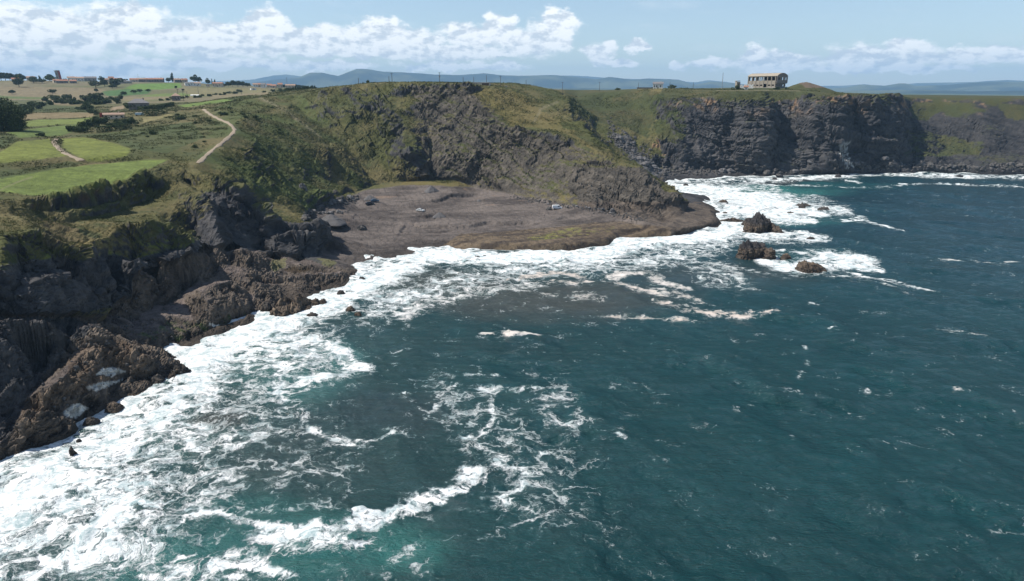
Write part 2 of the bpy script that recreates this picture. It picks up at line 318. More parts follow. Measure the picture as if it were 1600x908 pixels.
 [(335, 215, 'Y', 322), (315, 238, 'Y', 290), (290, 248, 'Y', 270)],
 [(-100, 182, 'Y', 470), (0, 182, 'Y', 465), (100, 185, 'Y', 440), (200, 188, 'Y', 420), (280, 182, 'Y', 430)],
 [(-100, 170, 'Y', 560), (0, 168, 'Y', 560), (100, 170, 'Y', 540), (200, 170, 'Y', 530), (280, 165, 'Y', 540), (350, 160, 'Y', 500)],
 [(-100, 152, 'Y', 800), (0, 152, 'Y', 800), (100, 150, 'Y', 800), (200, 152, 'Y', 760), (300, 150, 'Y', 760), (370, 148, 'Y', 760)],
 [(-100, 136, 'Y', 1020), (0, 136, 'Y', 1000), (100, 137, 'Y', 1000), (200, 137, 'Y', 1000), (300, 138, 'Y', 1000), (400, 141, 'Y', 960)],
 [(-400, 124, 'Y', 1150), (-100, 124, 'Y', 1150), (0, 125.5, 'Y', 1150), (50, 125.5, 'Y', 1150), (100, 126.5, 'Y', 1150), (200, 128, 'Y', 1170), (300, 129, 'Y', 1180), (350, 134, 'Y', 1180), (400, 136, 'Y', 1120), (450, 138, 'Y', 1050)],
 [('C', -400, 1250, 78), ('C', 0, 1250, 78), ('C', 200, 1250, 76), ('C', 300, 1280, 75), ('C', 400, 1250, 68)],
]
FRAME = [(-60000, -2000, 60), (-60000, 60000, 60), (60000, 60000, 20), (60000, -2000, -30), (-400, -200, -8), (-150, 60, -8), (0, 120, -8), (0, 30, -10), (150, 200, -9), (80, 290, -9), (200, 330, -9), (300, 420, -10), (150, 400, -8), (400, 480, -8), (800, 400, -12), (3000, 200, -20), (3000, -1500, -20), (-400, -1500, -20)]
LEDGES = [ # (line, drop, fade length)
 ([(20, 314, 33.0), (50, 311, 32.1), (100, 307, 31.1), (150, 299, 30.7), (190, 289, 31.1), (228, 270, 33.2), (262, 260, 33.8)], 4.2, 10),
 ([(0, 500, 18), (40, 498, 17), (78, 500, 16), (84, 506, 15.2), (110, 506, 13.5), (140, 506, 11)], 8.5, 10), ([(-60, 505, 19), (0, 500, 18)], 8, 10),
 ([(224, 420, 14), (250, 413, 14.4), (285, 404, 14.4), (318, 394, 13.6)], 6, 6), ([(190, 466, 7), (205, 440, 10)], .1, 2),
 ([(424, 348, 14), (450, 348, 13.8), (470, 352, 12.8), (500, 354, 11.2)], 3.0, 6), ([(444, 365, 11.6), (465, 364.5, 11.3), (484, 364, 11)], 6, 6), ([(408, 372, 11), (430, 374, 10), (446, 374, 9.5)], 4, 5),
 ([(0, 430, 23.8), (40, 414, 24.6), (75, 406, 24), (120, 403, 22.4)], 3, 5), ([(345, 278, 31), (370, 292, 28), (400, 317, 22), (418, 338, 17)], 5, 6),
 *[([(a_, b_, bz(a_, b_)) for a_, b_ in L_], h_, f_) for L_, h_, f_ in [
  ([(560, 341), (580, 344), (610, 346), (630, 344)], .8, 8), ([(585, 352), (615, 351), (640, 346)], .5, 8),
  ([(635, 347), (655, 350.5), (680, 352), (710, 353.5), (735, 352), (760, 346), (800, 348), (840, 346)], 1.6, 14),
  ([(643, 336.5), (665, 336.5), (686, 332)], 2.0, 8), ([(668, 318), (688, 314), (705, 308), (725, 304.5), (757, 301.5)], 1.9, 14),
  ([(562, 368), (600, 364), (640, 359), (680, 358), (705, 358)], .45, 8), ([(540, 375), (570, 372), (600, 367)], .35, 6),
  ([(660, 357), (690, 358), (708, 357)], .6, 5), ([(862, 346), (880, 339), (925, 334)], .8, 10), ([(800, 351), (830, 349), (868, 351)], .6, 7),
  ([(880, 350), (910, 347), (960, 350)], .35, 6), ([(800, 362), (840, 359), (880, 362)], .4, 6), ([(840, 370), (880, 373), (940, 368)], .5, 5)]],
 ([(262, 493, 4.4), (290, 497, 4.0), (318, 495, 3.6)], .9, 5), ([(180, 520, 5.2), (215, 512, 5.0), (240, 500, 4.9)], .7, 5), ([(200, 498, 5.6), (215, 505, 5.2), (235, 500, 5.0)], .6, 4),
 ([(390, 424, 6), (430, 430, 5.0), (480, 430, 4.2), (530, 428, 2.6)], 1.4, 6), ([(330, 490, 3.5), (360, 484, 3.4), (392, 478, 2.8)], 1.2, 5),
 ([(420, 405, 5), (460, 413, 4.6), (500, 413, 4.2), (528, 411, 3.4)], .8, 6), ([(150, 548, 8.6), (190, 548, 8.0), (228, 556, 6.0)], 1.2, 6), ([(95, 600, 7.4), (130, 590, 6.6), (160, 583, 5.2)], 1.2, 5), ([(45, 650, 6), (80, 628, 6.4), (110, 610, 6.0)], 1.3, 5),
]

def build_tin():
    V, Z, E = [], [], []
    for ln in LINES:
        prev = None
        for p in ln:
            if p[0] == 'C': q = at(p[1], p[2], p[3])
            elif p[2] == 'Y': q = solve(p[0], p[1], Y=p[3])
            else: q = solve(p[0], p[1], z=p[2])
            V.append((q[0], q[1])); Z.append(q[2])
            i = len(V) - 1
            if prev is not None: E.append((prev, i))
            prev = i
    for q in FRAME: V.append((q[0], q[1])); Z.append(q[2])
    vo, eo, fo, ov, oe, of = geometry.delaunay_2d_cdt([Vector(v) for v in V], E, [], 0, 1e-4, True)
    z = np.full(len(vo), np.nan)
    for i, o in enumerate(ov):
        if o: z[i] = np.mean([Z[k] for k in o])
    xy = np.array([(v.x, v.y) for v in vo])
    for i in np.where(np.isnan(z))[0]:      # crossings: take the height along the crossing edges
        best = []
        for a, b in E:
            A = np.array(V[a]); B = np.array(V[b]); d = B - A; L2 = d @ d
            t = ((xy[i] - A) @ d) / max(L2, 1e-9)
            if 0 <= t <= 1 and np.linalg.norm(A + t * d - xy[i]) < 0.01: best.append(Z[a] + t * (Z[b] - Z[a]))
        z[i] = np.mean(best) if best else 5.0
    tris = []
    for f in fo:
        for k in range(1, len(f) - 1): tris.append((f[0], f[k], f[k + 1]))
    return xy, z, np.array(tris)

TIN = build_tin()
def tin_height(TH, RR, th, r):
    """sample the TIN on the polar grid th x r -> array (nr, nt)"""
    xy, z, tris = TIN
    X = RR * np.sin(TH); Y = RR * np.cos(TH)
    out = np.full(X.shape, -12.0)
    for a, b, c in tris:
        P = xy[[a, b, c]]; zz = z[[a, b, c]]
        if P[:, 1].max() < 0: continue
        rr = np.hypot(P[:, 0], P[:, 1]); tt = np.arctan2(P[:, 0], P[:, 1])
        # nearest distance of the triangle edges to the origin
        rmin = 1e9
        for k in range(3):
            A, B = P[k], P[(k + 1) % 3]; d = B - A; t = np.clip(-(A @ d) / max(d @ d, 1e-9), 0, 1)
            rmin = min(rmin, np.linalg.norm(A + t * d))
        if P[:, 1].min() < 5: t0, t1 = 0, len(th)
        else: t0 = np.searchsorted(th, tt.min() - 1e-6); t1 = np.searchsorted(th, tt.max() + 1e-6)
        r0 = np.searchsorted(r, rmin - 1e-3); r1 = np.searchsorted(r, rr.max() + 1e-3)
        if t0 >= t1 or r0 >= r1: continue
        x = X[r0:r1, t0:t1]; y = Y[r0:r1, t0:t1]
        d = (P[1, 1] - P[2, 1]) * (P[0, 0] - P[2, 0]) + (P[2, 0] - P[1, 0]) * (P[0, 1] - P[2, 1])
        if abs(d) < 1e-9: continue
        w0 = ((P[1, 1] - P[2, 1]) * (x - P[2, 0]) + (P[2, 0] - P[1, 0]) * (y - P[2, 1])) / d
        w1 = ((P[2, 1] - P[0, 1]) * (x - P[2, 0]) + (P[0, 0] - P[2, 0]) * (y - P[2, 1])) / d
        w2 = 1 - w0 - w1
        m = (w0 >= -1e-6) & (w1 >= -1e-6) & (w2 >= -1e-6)
        hh = w0 * zz[0] + w1 * zz[1] + w2 * zz[2]
        sub = out[r0:r1, t0:t1]; sub[m] = hh[m]
    return X, Y, out

def blur(a, n):
    k = np.array([1, 2, 1]) / 4.0
    for _ in range(n):
        p = np.pad(a, ((1, 1), (0, 0)), mode='edge'); a = p[:-2] * .25 + p[1:-1] * .5 + p[2:] * .25
        p = np.pad(a, ((0, 0), (1, 1)), mode='edge'); a = p[:, :-2] * .25 + p[:, 1:-1] * .5 + p[:, 2:] * .25
    return a

def grid_normals(X, Y, Z):
    P = np.stack([X, Y, Z], -1)
    du = np.gradient(P, axis=1); dv = np.gradient(P, axis=0)
    n = np.cross(du, dv); n /= np.linalg.norm(n, axis=-1, keepdims=True) + 1e-12
    n[n[..., 2] < 0] *= -1
    return n

def poly_mask(px, py, poly):
    """inside test of a polygon (numpy)"""
    m = np.zeros(px.shape, bool); n = len(poly); j = n - 1
    for i in range(n):
        xi, yi = poly[i]; xj, yj = poly[j]
        if yi != yj:
            c = ((yi > py) != (yj > py)) & (px < (xj - xi) * (py - yi) / (yj - yi) + xi)
            m ^= c
        j = i
    return m
def seg_dist(x, y, pts, vals=None):
    """distance to a polyline; with vals also the interpolated value at the nearest point"""
    D = np.full(x.shape, 1e9); W = np.zeros(x.shape)
    for k in range(len(pts) - 1):
        (ax, ay), (bx, by) = pts[k], pts[k + 1]
        dx, dy = bx - ax, by - ay; L2 = dx * dx + dy * dy + 1e-9
        t = np.clip(((x - ax) * dx + (y - ay) * dy) / L2, 0, 1)
        d = np.hypot(x - ax - t * dx, y - ay - t * dy)
        m = d < D; D[m] = d[m]
        if vals is not None: W[m] = (vals[k] + t * (vals[k + 1] - vals[k]))[m]
    return (D, W) if vals is not None else D

PATH1 = [(318, 171), (324, 176), (330, 180), (337, 184), (345, 188), (354, 191.5), (362, 196), (367, 202), (364, 208), (357, 214), (349, 221), (340, 228), (332, 234), (325, 240), (319, 246), (313, 252), (309, 258)]
PATH2 = [(90, 217), (84, 221), (86, 226), (93, 233), (102, 240), (114, 246), (128, 252)]

def mesh_grid(name, X, Y, Z, keep=None):
    nr, nt = X.shape
    idx = np.arange(nr * nt).reshape(nr, nt)
    q = np.stack([idx[:-1, :-1], idx[:-1, 1:], idx[1:, 1:], idx[1:, :-1]], -1).reshape(-1, 4)
    if keep is not None:
        kq = (keep[:-1, :-1] | keep[:-1, 1:] | keep[1:, 1:] | keep[1:, :-1]).ravel(); q = q[kq]
    co = np.stack([X, Y, Z], -1).reshape(-1, 3).astype(np.float32)
    used = np.zeros(len(co), bool); used[q.ravel()] = True
    remap = np.cumsum(used) - 1
    q = remap[q].astype(np.int32); co = co[used]
    me = bpy.data.meshes.new(name)
    me.vertices.add(len(co)); me.vertices.foreach_set('co', co.ravel())
    me.loops.add(len(q) * 4); me.loops.foreach_set('vertex_index', q.ravel())
    me.polygons.add(len(q)); me.polygons.foreach_set('loop_start', np.arange(0, len(q) * 4, 4, dtype=np.int32))
    me.polygons.foreach_set('loop_total', np.full(len(q), 4, np.int32))
    me.polygons.foreach_set('use_smooth', np.ones(len(q), bool))
    me.update()
    return me, used
def set_color(me, name, C):
    a = me.color_attributes.new(name, 'FLOAT_COLOR', 'POINT')
    c = np.ones((len(C), 4), np.float32); c[:, :C.shape[1]] = C
    a.data.foreach_set('color', c.ravel())
def link(name, me, mat=None, parent=None):
    o = bpy.data.objects.new(name, me); col.objects.link(o)
    if mat: me.materials.append(mat)
    if parent: o.parent = parent
    return o
def tag(o, label=None, cat=None, group=None, kind=None):
    if label: o['label'] = label
    if cat: o['category'] = cat
    if group: o['group'] = group
    if kind: o['kind'] = kind
    return o

def mix3(a, b, t):
    return a + (b - a) * t[..., None]

# ------------------------------------------------------------------ materials
def ground_material():
    m = bpy.data.materials.new('ground'); m.use_nodes = True; T = NT(m.node_tree)
    P = T.new('ShaderNodeTexCoord').outputs['Object']
    c = T.new('ShaderNodeVertexColor', layer_name='col')
    rk = T.new('ShaderNodeVertexColor', layer_name='cov')
    rs = T.new('ShaderNodeSeparateColor', i_0=rk.outputs[0])
    n1 = T.noise(P, 1.3, 6, 0.65); n2 = T.noise(P, 0.35, 4, 0.6)
    f = T.m('ADD', T.m('MULTIPLY', T.m('SUBTRACT', n1, 0.5), 1.5), T.m('MULTIPLY', T.m('SUBTRACT', n2, 0.5), 0.8))
    f = T.m('ADD', 1.0, T.m('MULTIPLY', f, rs.outputs[1]))
    base = T.vm('SCALE', c.outputs[0], T.m('MAXIMUM', f, 0.25))
    # strata cracks on rock
    ps = T.vm('MULTIPLY', P, (0.5, 0.5, 1.0))
    v = T.new('ShaderNodeTexVoronoi', feature='DISTANCE_TO_EDGE'); T.put(v.inputs['Vector'], T.vm('ADD', ps, T.vm('SCALE', T.noise(P, 0.6, 3, out=1), 1.2))); v.inputs['Scale'].default_value = 0.7
    crack = T.ss(v.outputs[0], 0.0, 0.07)
    hgt = T.m('ADD', T.m('MULTIPLY', n1, 0.6), T.m('MULTIPLY', T.noise(P, 5.0, 4, 0.6), 0.15))
    hgt = T.m('ADD', hgt, T.m('MULTIPLY', T.m('MULTIPLY', crack, rs.outputs[0]), 0.35))
    b = T.new('ShaderNodeBump', i_Strength=0.8, i_Distance=0.7, i_Height=hgt)
    p = T.new('ShaderNodeBsdfPrincipled', i_Base_Color=base, i_Roughness=0.92, i_Normal=b.outputs[0])
    p.inputs['Specular IOR Level'].default_value = 0.18
    o = T.new('ShaderNodeOutputMaterial'); T.l.new(p.outputs[0], o.inputs[0])
    return m
MAT_GROUND = ground_material()

# ------------------------------------------------------------------ terrain
HRES = 1.0
def build_terrain():
    global GR
    th = np.radians(np.linspace(-50, 50, int(1250 * HRES)))
    rs = [70.0]
    while rs[-1] < 14000:
        r = rs[-1]
        k = 0.0021 if r < 260 else (0.0017 if r < 650 else (0.004 if r < 1400 else 0.02))
        rs.append(r * (1 + k / HRES))
    r = np.array(rs)
    TH, RR = np.meshgrid(th, r)
    X, Y, Z = tin_height(TH, RR, th, r)
    Z = blur(Z, 3)
    # rows follow the ground: more of them where it is steep
    dr = np.diff(RR, axis=0); dz = np.abs(np.diff(blur(Z, 3), axis=0))
    kk = np.where(RR[1:] < 700, .55, .22)
    met = np.sqrt((kk * dr) ** 2 + (1.05 * dz) ** 2) / RR[1:]
    K = 12; cs = np.cumsum(np.pad(met, ((0, 0), (K, K + 1)), mode='edge'), axis=1); met = (cs[:, 2 * K + 1:] - cs[:, :-2 * K - 1]) / (2 * K + 1)
    cum = np.vstack([np.zeros(met.shape[1]), np.cumsum(met, axis=0)])
    NR = int(1300 * HRES); R2 = np.empty((NR, len(th))); Z_ = np.empty((NR, len(th)))
    for i in range(len(th)):
        R2[:, i] = np.interp(np.linspace(0, cum[-1, i], NR), cum[:, i], r); Z_[:, i] = np.interp(R2[:, i], r, Z[:, i])
    TH = np.broadcast_to(th, R2.shape); RR = R2; Z = Z_; X = RR * np.sin(TH); Y = RR * np.cos(TH)
    for pts, h, L in LEDGES:
        w = [solve(a, b, z=c)[:2] for a, b, c in pts]
        D_, W_ = seg_dist(X, Y, w, list(np.arange(len(w), dtype=float)))
        jit = .9 * fbm(X * .12, Y * .12, X * 0, 3)
        # side: seaward (towards the camera) is the lower one
        yl = np.interp(X, [q[0] for q in w], [q[1] for q in w]) + jit
        n_ = len(w) - 1; taper = sst(0, .7, W_) * sst(n_, n_ - .7, W_)
        Z = Z - h * taper * np.exp(-D_ / L) * (Y < yl) * (D_ < 4 * L) * (X > min(q[0] for q in w)) * (X < max(q[0] for q in w))
    Z = blur(Z, 1)
    slope_n = grid_normals(X, Y, blur(Z, 10))
    nb = grid_normals(X, Y, blur(Z, 4))
    px, py = project(X, Y, Z)
    jx = fbm(X * .08, Y * .08, Z * .08, 3) ; jy = fbm(X * .08 + 40, Y * .08, Z * .08, 3)
    sc = np.clip(250 / np.maximum(RR, 50), 0.3, 2)
    qx = px + jx * 22 * sc; qy = py + jy * 12 * sc
    steep = 1 - sst(0.62, 0.93, slope_n[..., 2])
    above = sst(0.3, 1.5, Z)
    # named regions (where things are)
    beachP = [(478, 340), (500, 330), (545, 309), (570, 298), (640, 289), (740, 293), (870, 317), (975, 338), (1045, 357), (1045, 380), (960, 410), (690, 410), (540, 420), (500, 408), (515, 372), (500, 352)]
    # beach edge must be crisp-ish
    bx = px + jx * 5; by = py + jy * 2.5
    beach = (poly_mask(bx, by, beachP) & (Z < 9.5) & (Y < 430)).astype(float); beach = blur(beach, 2)
    low = poly_mask(qx, qy, [(-400, 1100), (-400, 500), (0, 488), (160, 500), (186, 486), (210, 425), (325, 390), (370, 385), (420, 400), (500, 408), (560, 420), (640, 500), (300, 900)]).astype(float)
    tip = poly_mask(qx, qy, [(930, 250), (1000, 268), (1068, 320), (1140, 310), (1140, 370), (960, 380), (900, 330), (890, 270)]).astype(float)
    farcl = ((px > 1035) & (Y > 470)).astype(float)
    headl = poly_mask(qx, qy, [(640, 135), (745, 148), (800, 200), (1000, 262), (1068, 322), (1040, 360), (870, 318), (740, 296), (660, 290)]).astype(float)
    nearcl = poly_mask(qx, qy, [(-400, 600), (-400, 470), (0, 425), (75, 402), (205, 402), (303, 380), (330, 395), (210, 430), (186, 490), (0, 500)]).astype(float)
    canyon = poly_mask(qx, qy, [(270, 300), (345, 285), (420, 345), (512, 352), (512, 400), (420, 410), (340, 400), (300, 378)]).astype(float)
    # rock displacement --------------------------------------------------
    act = (RR < 760) & (Z > -4)
    ii = np.where(act)
    x, y, z = X[ii], Y[ii], Z[ii]
    fc = farcl[ii]; lw = low[ii]; bc = beach[ii]; tp = tip[ii]
    # dipping strata coordinate
    wx = fbm(x * .02, y * .02, z * .02, 3) * 8
    s = np.where(fc > .5, z * 0.97 + 0.20 * x, np.where(lw > .5, 0.75 * z + 0.45 * x - .45 * y, 0.60 * z + 0.62 * x + 0.25 * y)) + wx
    st = perlin(s * .35, x * .01, y * .01) * .6 + perlin(s * .9, x * .03, y * .03) * .4
    stp = np.floor(s / 2.2) + sst(0.55, 1.0, (s / 2.2) % 1.0)
    terr = (s / 2.2 - stp)           # sawtooth between bands
    big = ridged(x * .022, y * .022 , z * .016, 3, .5)
    # ribs that run down the slope
    cz = .55 - 1.2 * sst(590, 660, px[ii])
    rib = ridged((x + cz * z) * .055, (y) * .022, z * .012, 3, .55)
    med = ridged(x * .085, y * .085, z * .085, 4, .55)
    fine = fbm(x * .45, y * .45, z * .45, 3, .55)
    sm = steep[ii]
    rocky = np.clip(sm + lw * .75 + tp * .5 * sst(3.5, 6.5, z), 0, 1)
    rocky = np.maximum(rocky, .65 * fc * (px[ii] > 1425) * (py[ii] > 154))
    flat = 1 - rocky
    a_ = np.where(fc > .5, x * .95 - y * .3, .75 * x - .62 * z + .2 * y) + wx * .7; b_ = y + .35 * x + wx * .5
    wq = fbm(x * .16, y * .16, z * .16, 2) * 1.6
    s1 = s + wq; B1 = blocks(s1, (a_ + wq) * np.where(fc > .5, .55, 1), b_, 7.5, 11, 14); B2 = blocks(s1 + 3, a_ * 1.05 + wq, b_ + 5, 3.1, 5.2, 6.0)
    B3 = blocks(s1 + fine * .4, a_ - b_ * .4, b_ + a_ * .3 + fine, 1.25, 2.2, 2.6)
    act2 = sst(-.35, .25, fbm(x * .03 + 3, y * .03, z * .03, 2))
    B4 = blocks(s1 * 1.0 + fine * .2, a_ + b_ * .3, b_ - a_ * .2 + fine * .5, .55, 1.3, 1.1)
    na = sst(250, 150, RR[ii])          # near rock: finer relief
    k_ = 1 - .62 * na
    terr2 = (s / .8) - np.floor(s / .8)
    d = rocky * (big * 2.0 * k_ * (1 + fc)  + rib * 3.0 * k_ * (1 - lw) * (1 - .6 * fc) + (med - .2) * 1.0 * k_ + B1 * (1.7 * k_ + .6 * fc) + B2 * (.55 + .7 * act2) * k_ + B3 * (.34 + .3 * act2) + B4 * .28 * (.4 + na) + (terr2 - .5) * .3 * na + terr * (.5 + .6 * fc) + fine * .30)
    rg = .25 + .75 * sst(.0, .3, steep[ii] + act2 * .15)
    dl = ((med - .1) * .35 + B1 * .25 + B2 * (.3 + .5 * act2) + B3 * .45 + B4 * .28 + fine * .2 + (terr2 - .5) * .35) * rg
    d = np.where(lw > .5, dl, d)
    B = B2 * .5 + B3 * .5
    butt = ridged(x * .020 + .3, y * .004, z * .0045, 2, .5) + .5 * ridged(x * .055, y * .01, z * .012, 2)
    d = d + fc * rocky * (butt - .3) * 4.5
    grass_d = fbm(x * .05, y * .05, z * .05, 3) * .9 + (np.abs(fbm(x * .22, y * .22, z * .22, 3)) ) * 1.3 + np.abs(fbm(x * .8, y * .8, z * .8, 2)) * .55
    onfield = sst(0.93, 0.985, nb[..., 2])[ii]
    d = d + flat * grass_d * (1 - .8 * onfield)
    sea = sst(-1.0, 1.2, z)
    d = d * sea
    db = .0 + fine * .12 + (med) * .14 + np.clip(terr, -1, 1) * .24 + B3 * .10
    d = d * (1 - bc) + db * bc
    # keep paths and building ground calm
    pp = solve(0, 0, z=0)
    P1 = [solve(a, b, Y=c)[:2] for (a, b), c in zip(PATH1, np.interp([q[1] for q in PATH1], [171, 180, 188, 195, 203, 214, 228, 240, 255], [455, 420, 392, 368, 345, 322, 300, 280, 262]))]
    dp = seg_dist(x, y, P1)
    d *= .15 + .85 * sst(3, 9, dp)
    top = ((px[ii] > 1120) & (py[ii] < 146) & (z > 57)); d = np.where(top, d * .15, d)
    D = np.zeros_like(X); D[ii] = d
    fade = sst(760, 640, RR); D *= fade
    far = (RR >= 640)
    Zf = Z + D * 0
    X2 = X + nb[..., 0] * D; Y2 = Y + nb[..., 1] * D; Z2 = Z + nb[..., 2] * D
    # rolling relief of the far fields
    roll = fbm(X * .006, Y * .006, X * 0, 3) * np.clip((RR - 900) / 1500, 0, 4) * 2.0
    Z2 = Z2 + roll * (Y > 1300)
    # conical spoil heap on the plateau
    mx, my, mz = solve(1258, 141, Y=604)
    dm = np.hypot((X2 - mx), (Y2 - my) * 1.0)
    Z2 = np.maximum(Z2, np.where(dm < 30, 62 + 7.2 - np.sqrt(dm ** 2 + 9) * .36 + .8 * fbm(X * .15, Y * .15, X * 0, 3), -99) * (dm < 30) + -99 * (dm >= 30))
    N = grid_normals(X2, Y2, Z2)
    nz = N[..., 2]
    px2, py2 = project(X2, Y2, Z2)
    # colours --------------------------------------------------------------
    f1 = fbm(X * .03, Y * .03, Z * .03, 4); f2 = fbm(X * .11 + 9, Y * .11, Z * .11, 4, .6); f3 = fbm(X * .5, Y * .5, Z * .5, 3, .6)
    # cover: grass vs rock from the local slope
    bias = np.zeros_like(X)
    bias += farcl * (-.40) * sst(148, 172, py2 + f1 * 75 + f2 * 14) + farcl * .12 * sst(175, 150, py2) * (px2 < 1430)
    recess = poly_mask(qx, qy, [(1395, 200), (1430, 158), (1500, 160), (1470, 175), (1445, 190), (1410, 190)]) | poly_mask(qx, qy, [(1400, 205), (1460, 208), (1500, 222), (1545, 226), (1530, 246), (1450, 250), (1400, 252)]) | poly_mask(qx, qy, [(1560, 160), (1640, 170), (1640, 192), (1570, 185)])
    bias += .32 * recess + .25 * f1 * (px2 > 1400)
    lush = poly_mask(qx, qy, [(1020, 190), (1060, 175), (1075, 205), (1060, 230), (1030, 222)]) | poly_mask(qx, qy, [(880, 140), (1010, 140), (1040, 150), (1010, 215), (980, 200), (930, 190), (890, 185)])
    bias += .5 * lush
    bias += -.23 * headl - .8 * tip * (py2 > 262)
    bowlg = poly_mask(qx, qy, [(520, 190), (575, 175), (620, 200), (620, 245), (650, 262), (660, 290), (590, 295), (555, 250)])
    bias += .5 * bowlg
    slopeL = poly_mask(qx, qy, [(345, 150), (470, 150), (520, 200), (570, 290), (560, 305), (480, 335), (430, 345), (345, 275), (310, 255)])
    bias += .17 * slopeL
    bias += -.5 * nearcl - 1.2 * low - .55 * canyon * (py2 > 300)
    upper = poly_mask(qx, qy, [(0, 312), (260, 258), (330, 275), (310, 380), (285, 385), (205, 402), (75, 402), (0, 425)])
    bias += .34 * upper
    g = sst(.50, .68, nz + bias + f2 * .16 + f3 * .06)
    g *= sst(3.0, 8.0, Z2 + f2 * 3) * (1 - beach) * (1 - low)
    g[Y2 > 760] = 1
    # rock
    srt = np.zeros_like(X); srt[ii] = st
    srb = np.zeros_like(X); srb[ii] = B
    rk = .5 + .5 * np.clip(f2 * .6 + srt * .7 + f3 * .3 + srb * .8 - .15, -1, 1)
    rockc = mix3(np.array([.026, .027, .031]), np.array([.115, .108, .104]), rk)
    rockb = mix3(np.array([.036, .030, .026]), np.array([.195, .155, .120]), rk)
    rockh = mix3(np.array([.040, .036, .031]), np.array([.160, .137, .110]), rk)
    R = np.where((headl > .5)[..., None], rockh, rockc)
    R = np.where(((low > .5) | (tip > .5) & (py2 > 315))[..., None], rockb, R)
    # orange earth near cliff tops
    orange = sst(.12, .32, f2 + .3 * f1) * farcl * sst(190, 150, py2) * .9
    org2 = poly_mask(qx, qy, [(940, 183), (970, 188), (975, 200), (950, 208), (940, 200)]) | poly_mask(qx, qy, [(1005, 210), (1022, 215), (1040, 245), (1018, 240)])
    orange = np.maximum(orange, org2 * .9)
    org3 = poly_mask(qx, qy, [(35, 316), (180, 293), (200, 305), (120, 326), (80, 345), (55, 340)]) * sst(-.1, .3, f2)
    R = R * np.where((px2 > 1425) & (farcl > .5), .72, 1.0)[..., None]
    R = mix3(R, np.array([.30, .19, .11]), np.clip(orange, 0, 1))
    R = mix3(R, np.array([.085, .055, .036]), np.clip(org3 * .9, 0, 1))
    # grey rock-fall slab
    fall = poly_mask(qx, qy, [(958, 207), (980, 214), (1003, 240), (1042, 270), (1022, 278), (982, 243), (960, 224)])
    R = mix3(R, np.array([.135, .132, .135]), fall * sst(-.35, .15, f2) * .8); g *= (1 - .9 * fall)
    # guano / seepage streaks
    seep = ((np.abs(px2 - 1323 - 6 * np.sin(py2 * .1)) < 7) & (py2 > 222) & (py2 < 262) & (Y < 560)) * sst(.35, .6, .5 + .5 * np.sin(px2 * 1.9) + f3 * .4)
    R = mix3(R, np.array([.42, .42, .40]), np.clip(seep, 0, 1) * .85)
    # dark block: face shade put into rock colour; tideline: wet dark base, weed
    blk_shade = poly_mask(qx, qy, [(-400, 900), (-400, 470), (0, 490), (110, 500), (150, 512), (112, 550), (75, 590), (42, 618), (20, 660), (0, 690), (-60, 730)])
    R = np.where((blk_shade)[..., None], mix3(np.array([.028, .028, .031]), np.array([.105, .098, .092]), rk), R)
    wet = sst(2.4, .4, Z2 + f2) * (1 - beach)
    R = R * (1 - .45 * wet[..., None])
    # grass
    G1 = np.array([.072, .075, .025]); G2 = np.array([.125, .105, .046]); G3 = np.array([.062, .080, .024]); G4 = np.array([.045, .055, .022])
    G = mix3(G1, G2, sst(-.25, .35, f1 + .4 * f2))
    G = mix3(G, G4, sst(.0, .45, f2 + .5 * f3) * .8)
    G = mix3(G, G3, (lush | slopeL) * sst(-.3, .3, -f1 + .3 * f2) * .7)
    vb = (farcl > .5) | (lush > .5)
    G = mix3(G, np.array([.052, .060, .026]), vb * sst(-.25, .25, f2 * .8 + f3 * .5 + .12) * .75)
    gold = poly_mask(qx, qy, [(620, 290), (760, 300), (900, 320), (900, 308), (760, 285), (640, 275)]) | poly_mask(qx, qy, [(700, 140), (800, 140), (930, 232), (870, 205), (800, 195)])
    G = mix3(G, np.array([.150, .118, .045]), gold * .55)
    up2 = poly_mask(qx, qy, [(60, 385), (200, 375), (300, 380), (290, 395), (60, 408)])
    G = mix3(G, np.array([.13, .14, .03]), up2 * sst(-.2, .3, f3 + f2) * .8)
    # fields of the upland
    up = (px2 < 420) & (Z2 > 30) & (Y2 > 190) & (nz > .8)
    kx = px2 + jx * 3; ky = py2 + jy * 1.2 * np.clip(300 / RR, .2, 1)
    far_up = ((Y2 > 600) & (px2 < 430)).astype(float)
    tan = np.array([.145, .125, .070]); olive = np.array([.105, .105, .045]); dk = np.array([.040, .052, .020])
    G = mix3(G, mix3(olive, tan, sst(-.15, .2, fbm(X * .012, Y * .006, X * 0, 3))), far_up)
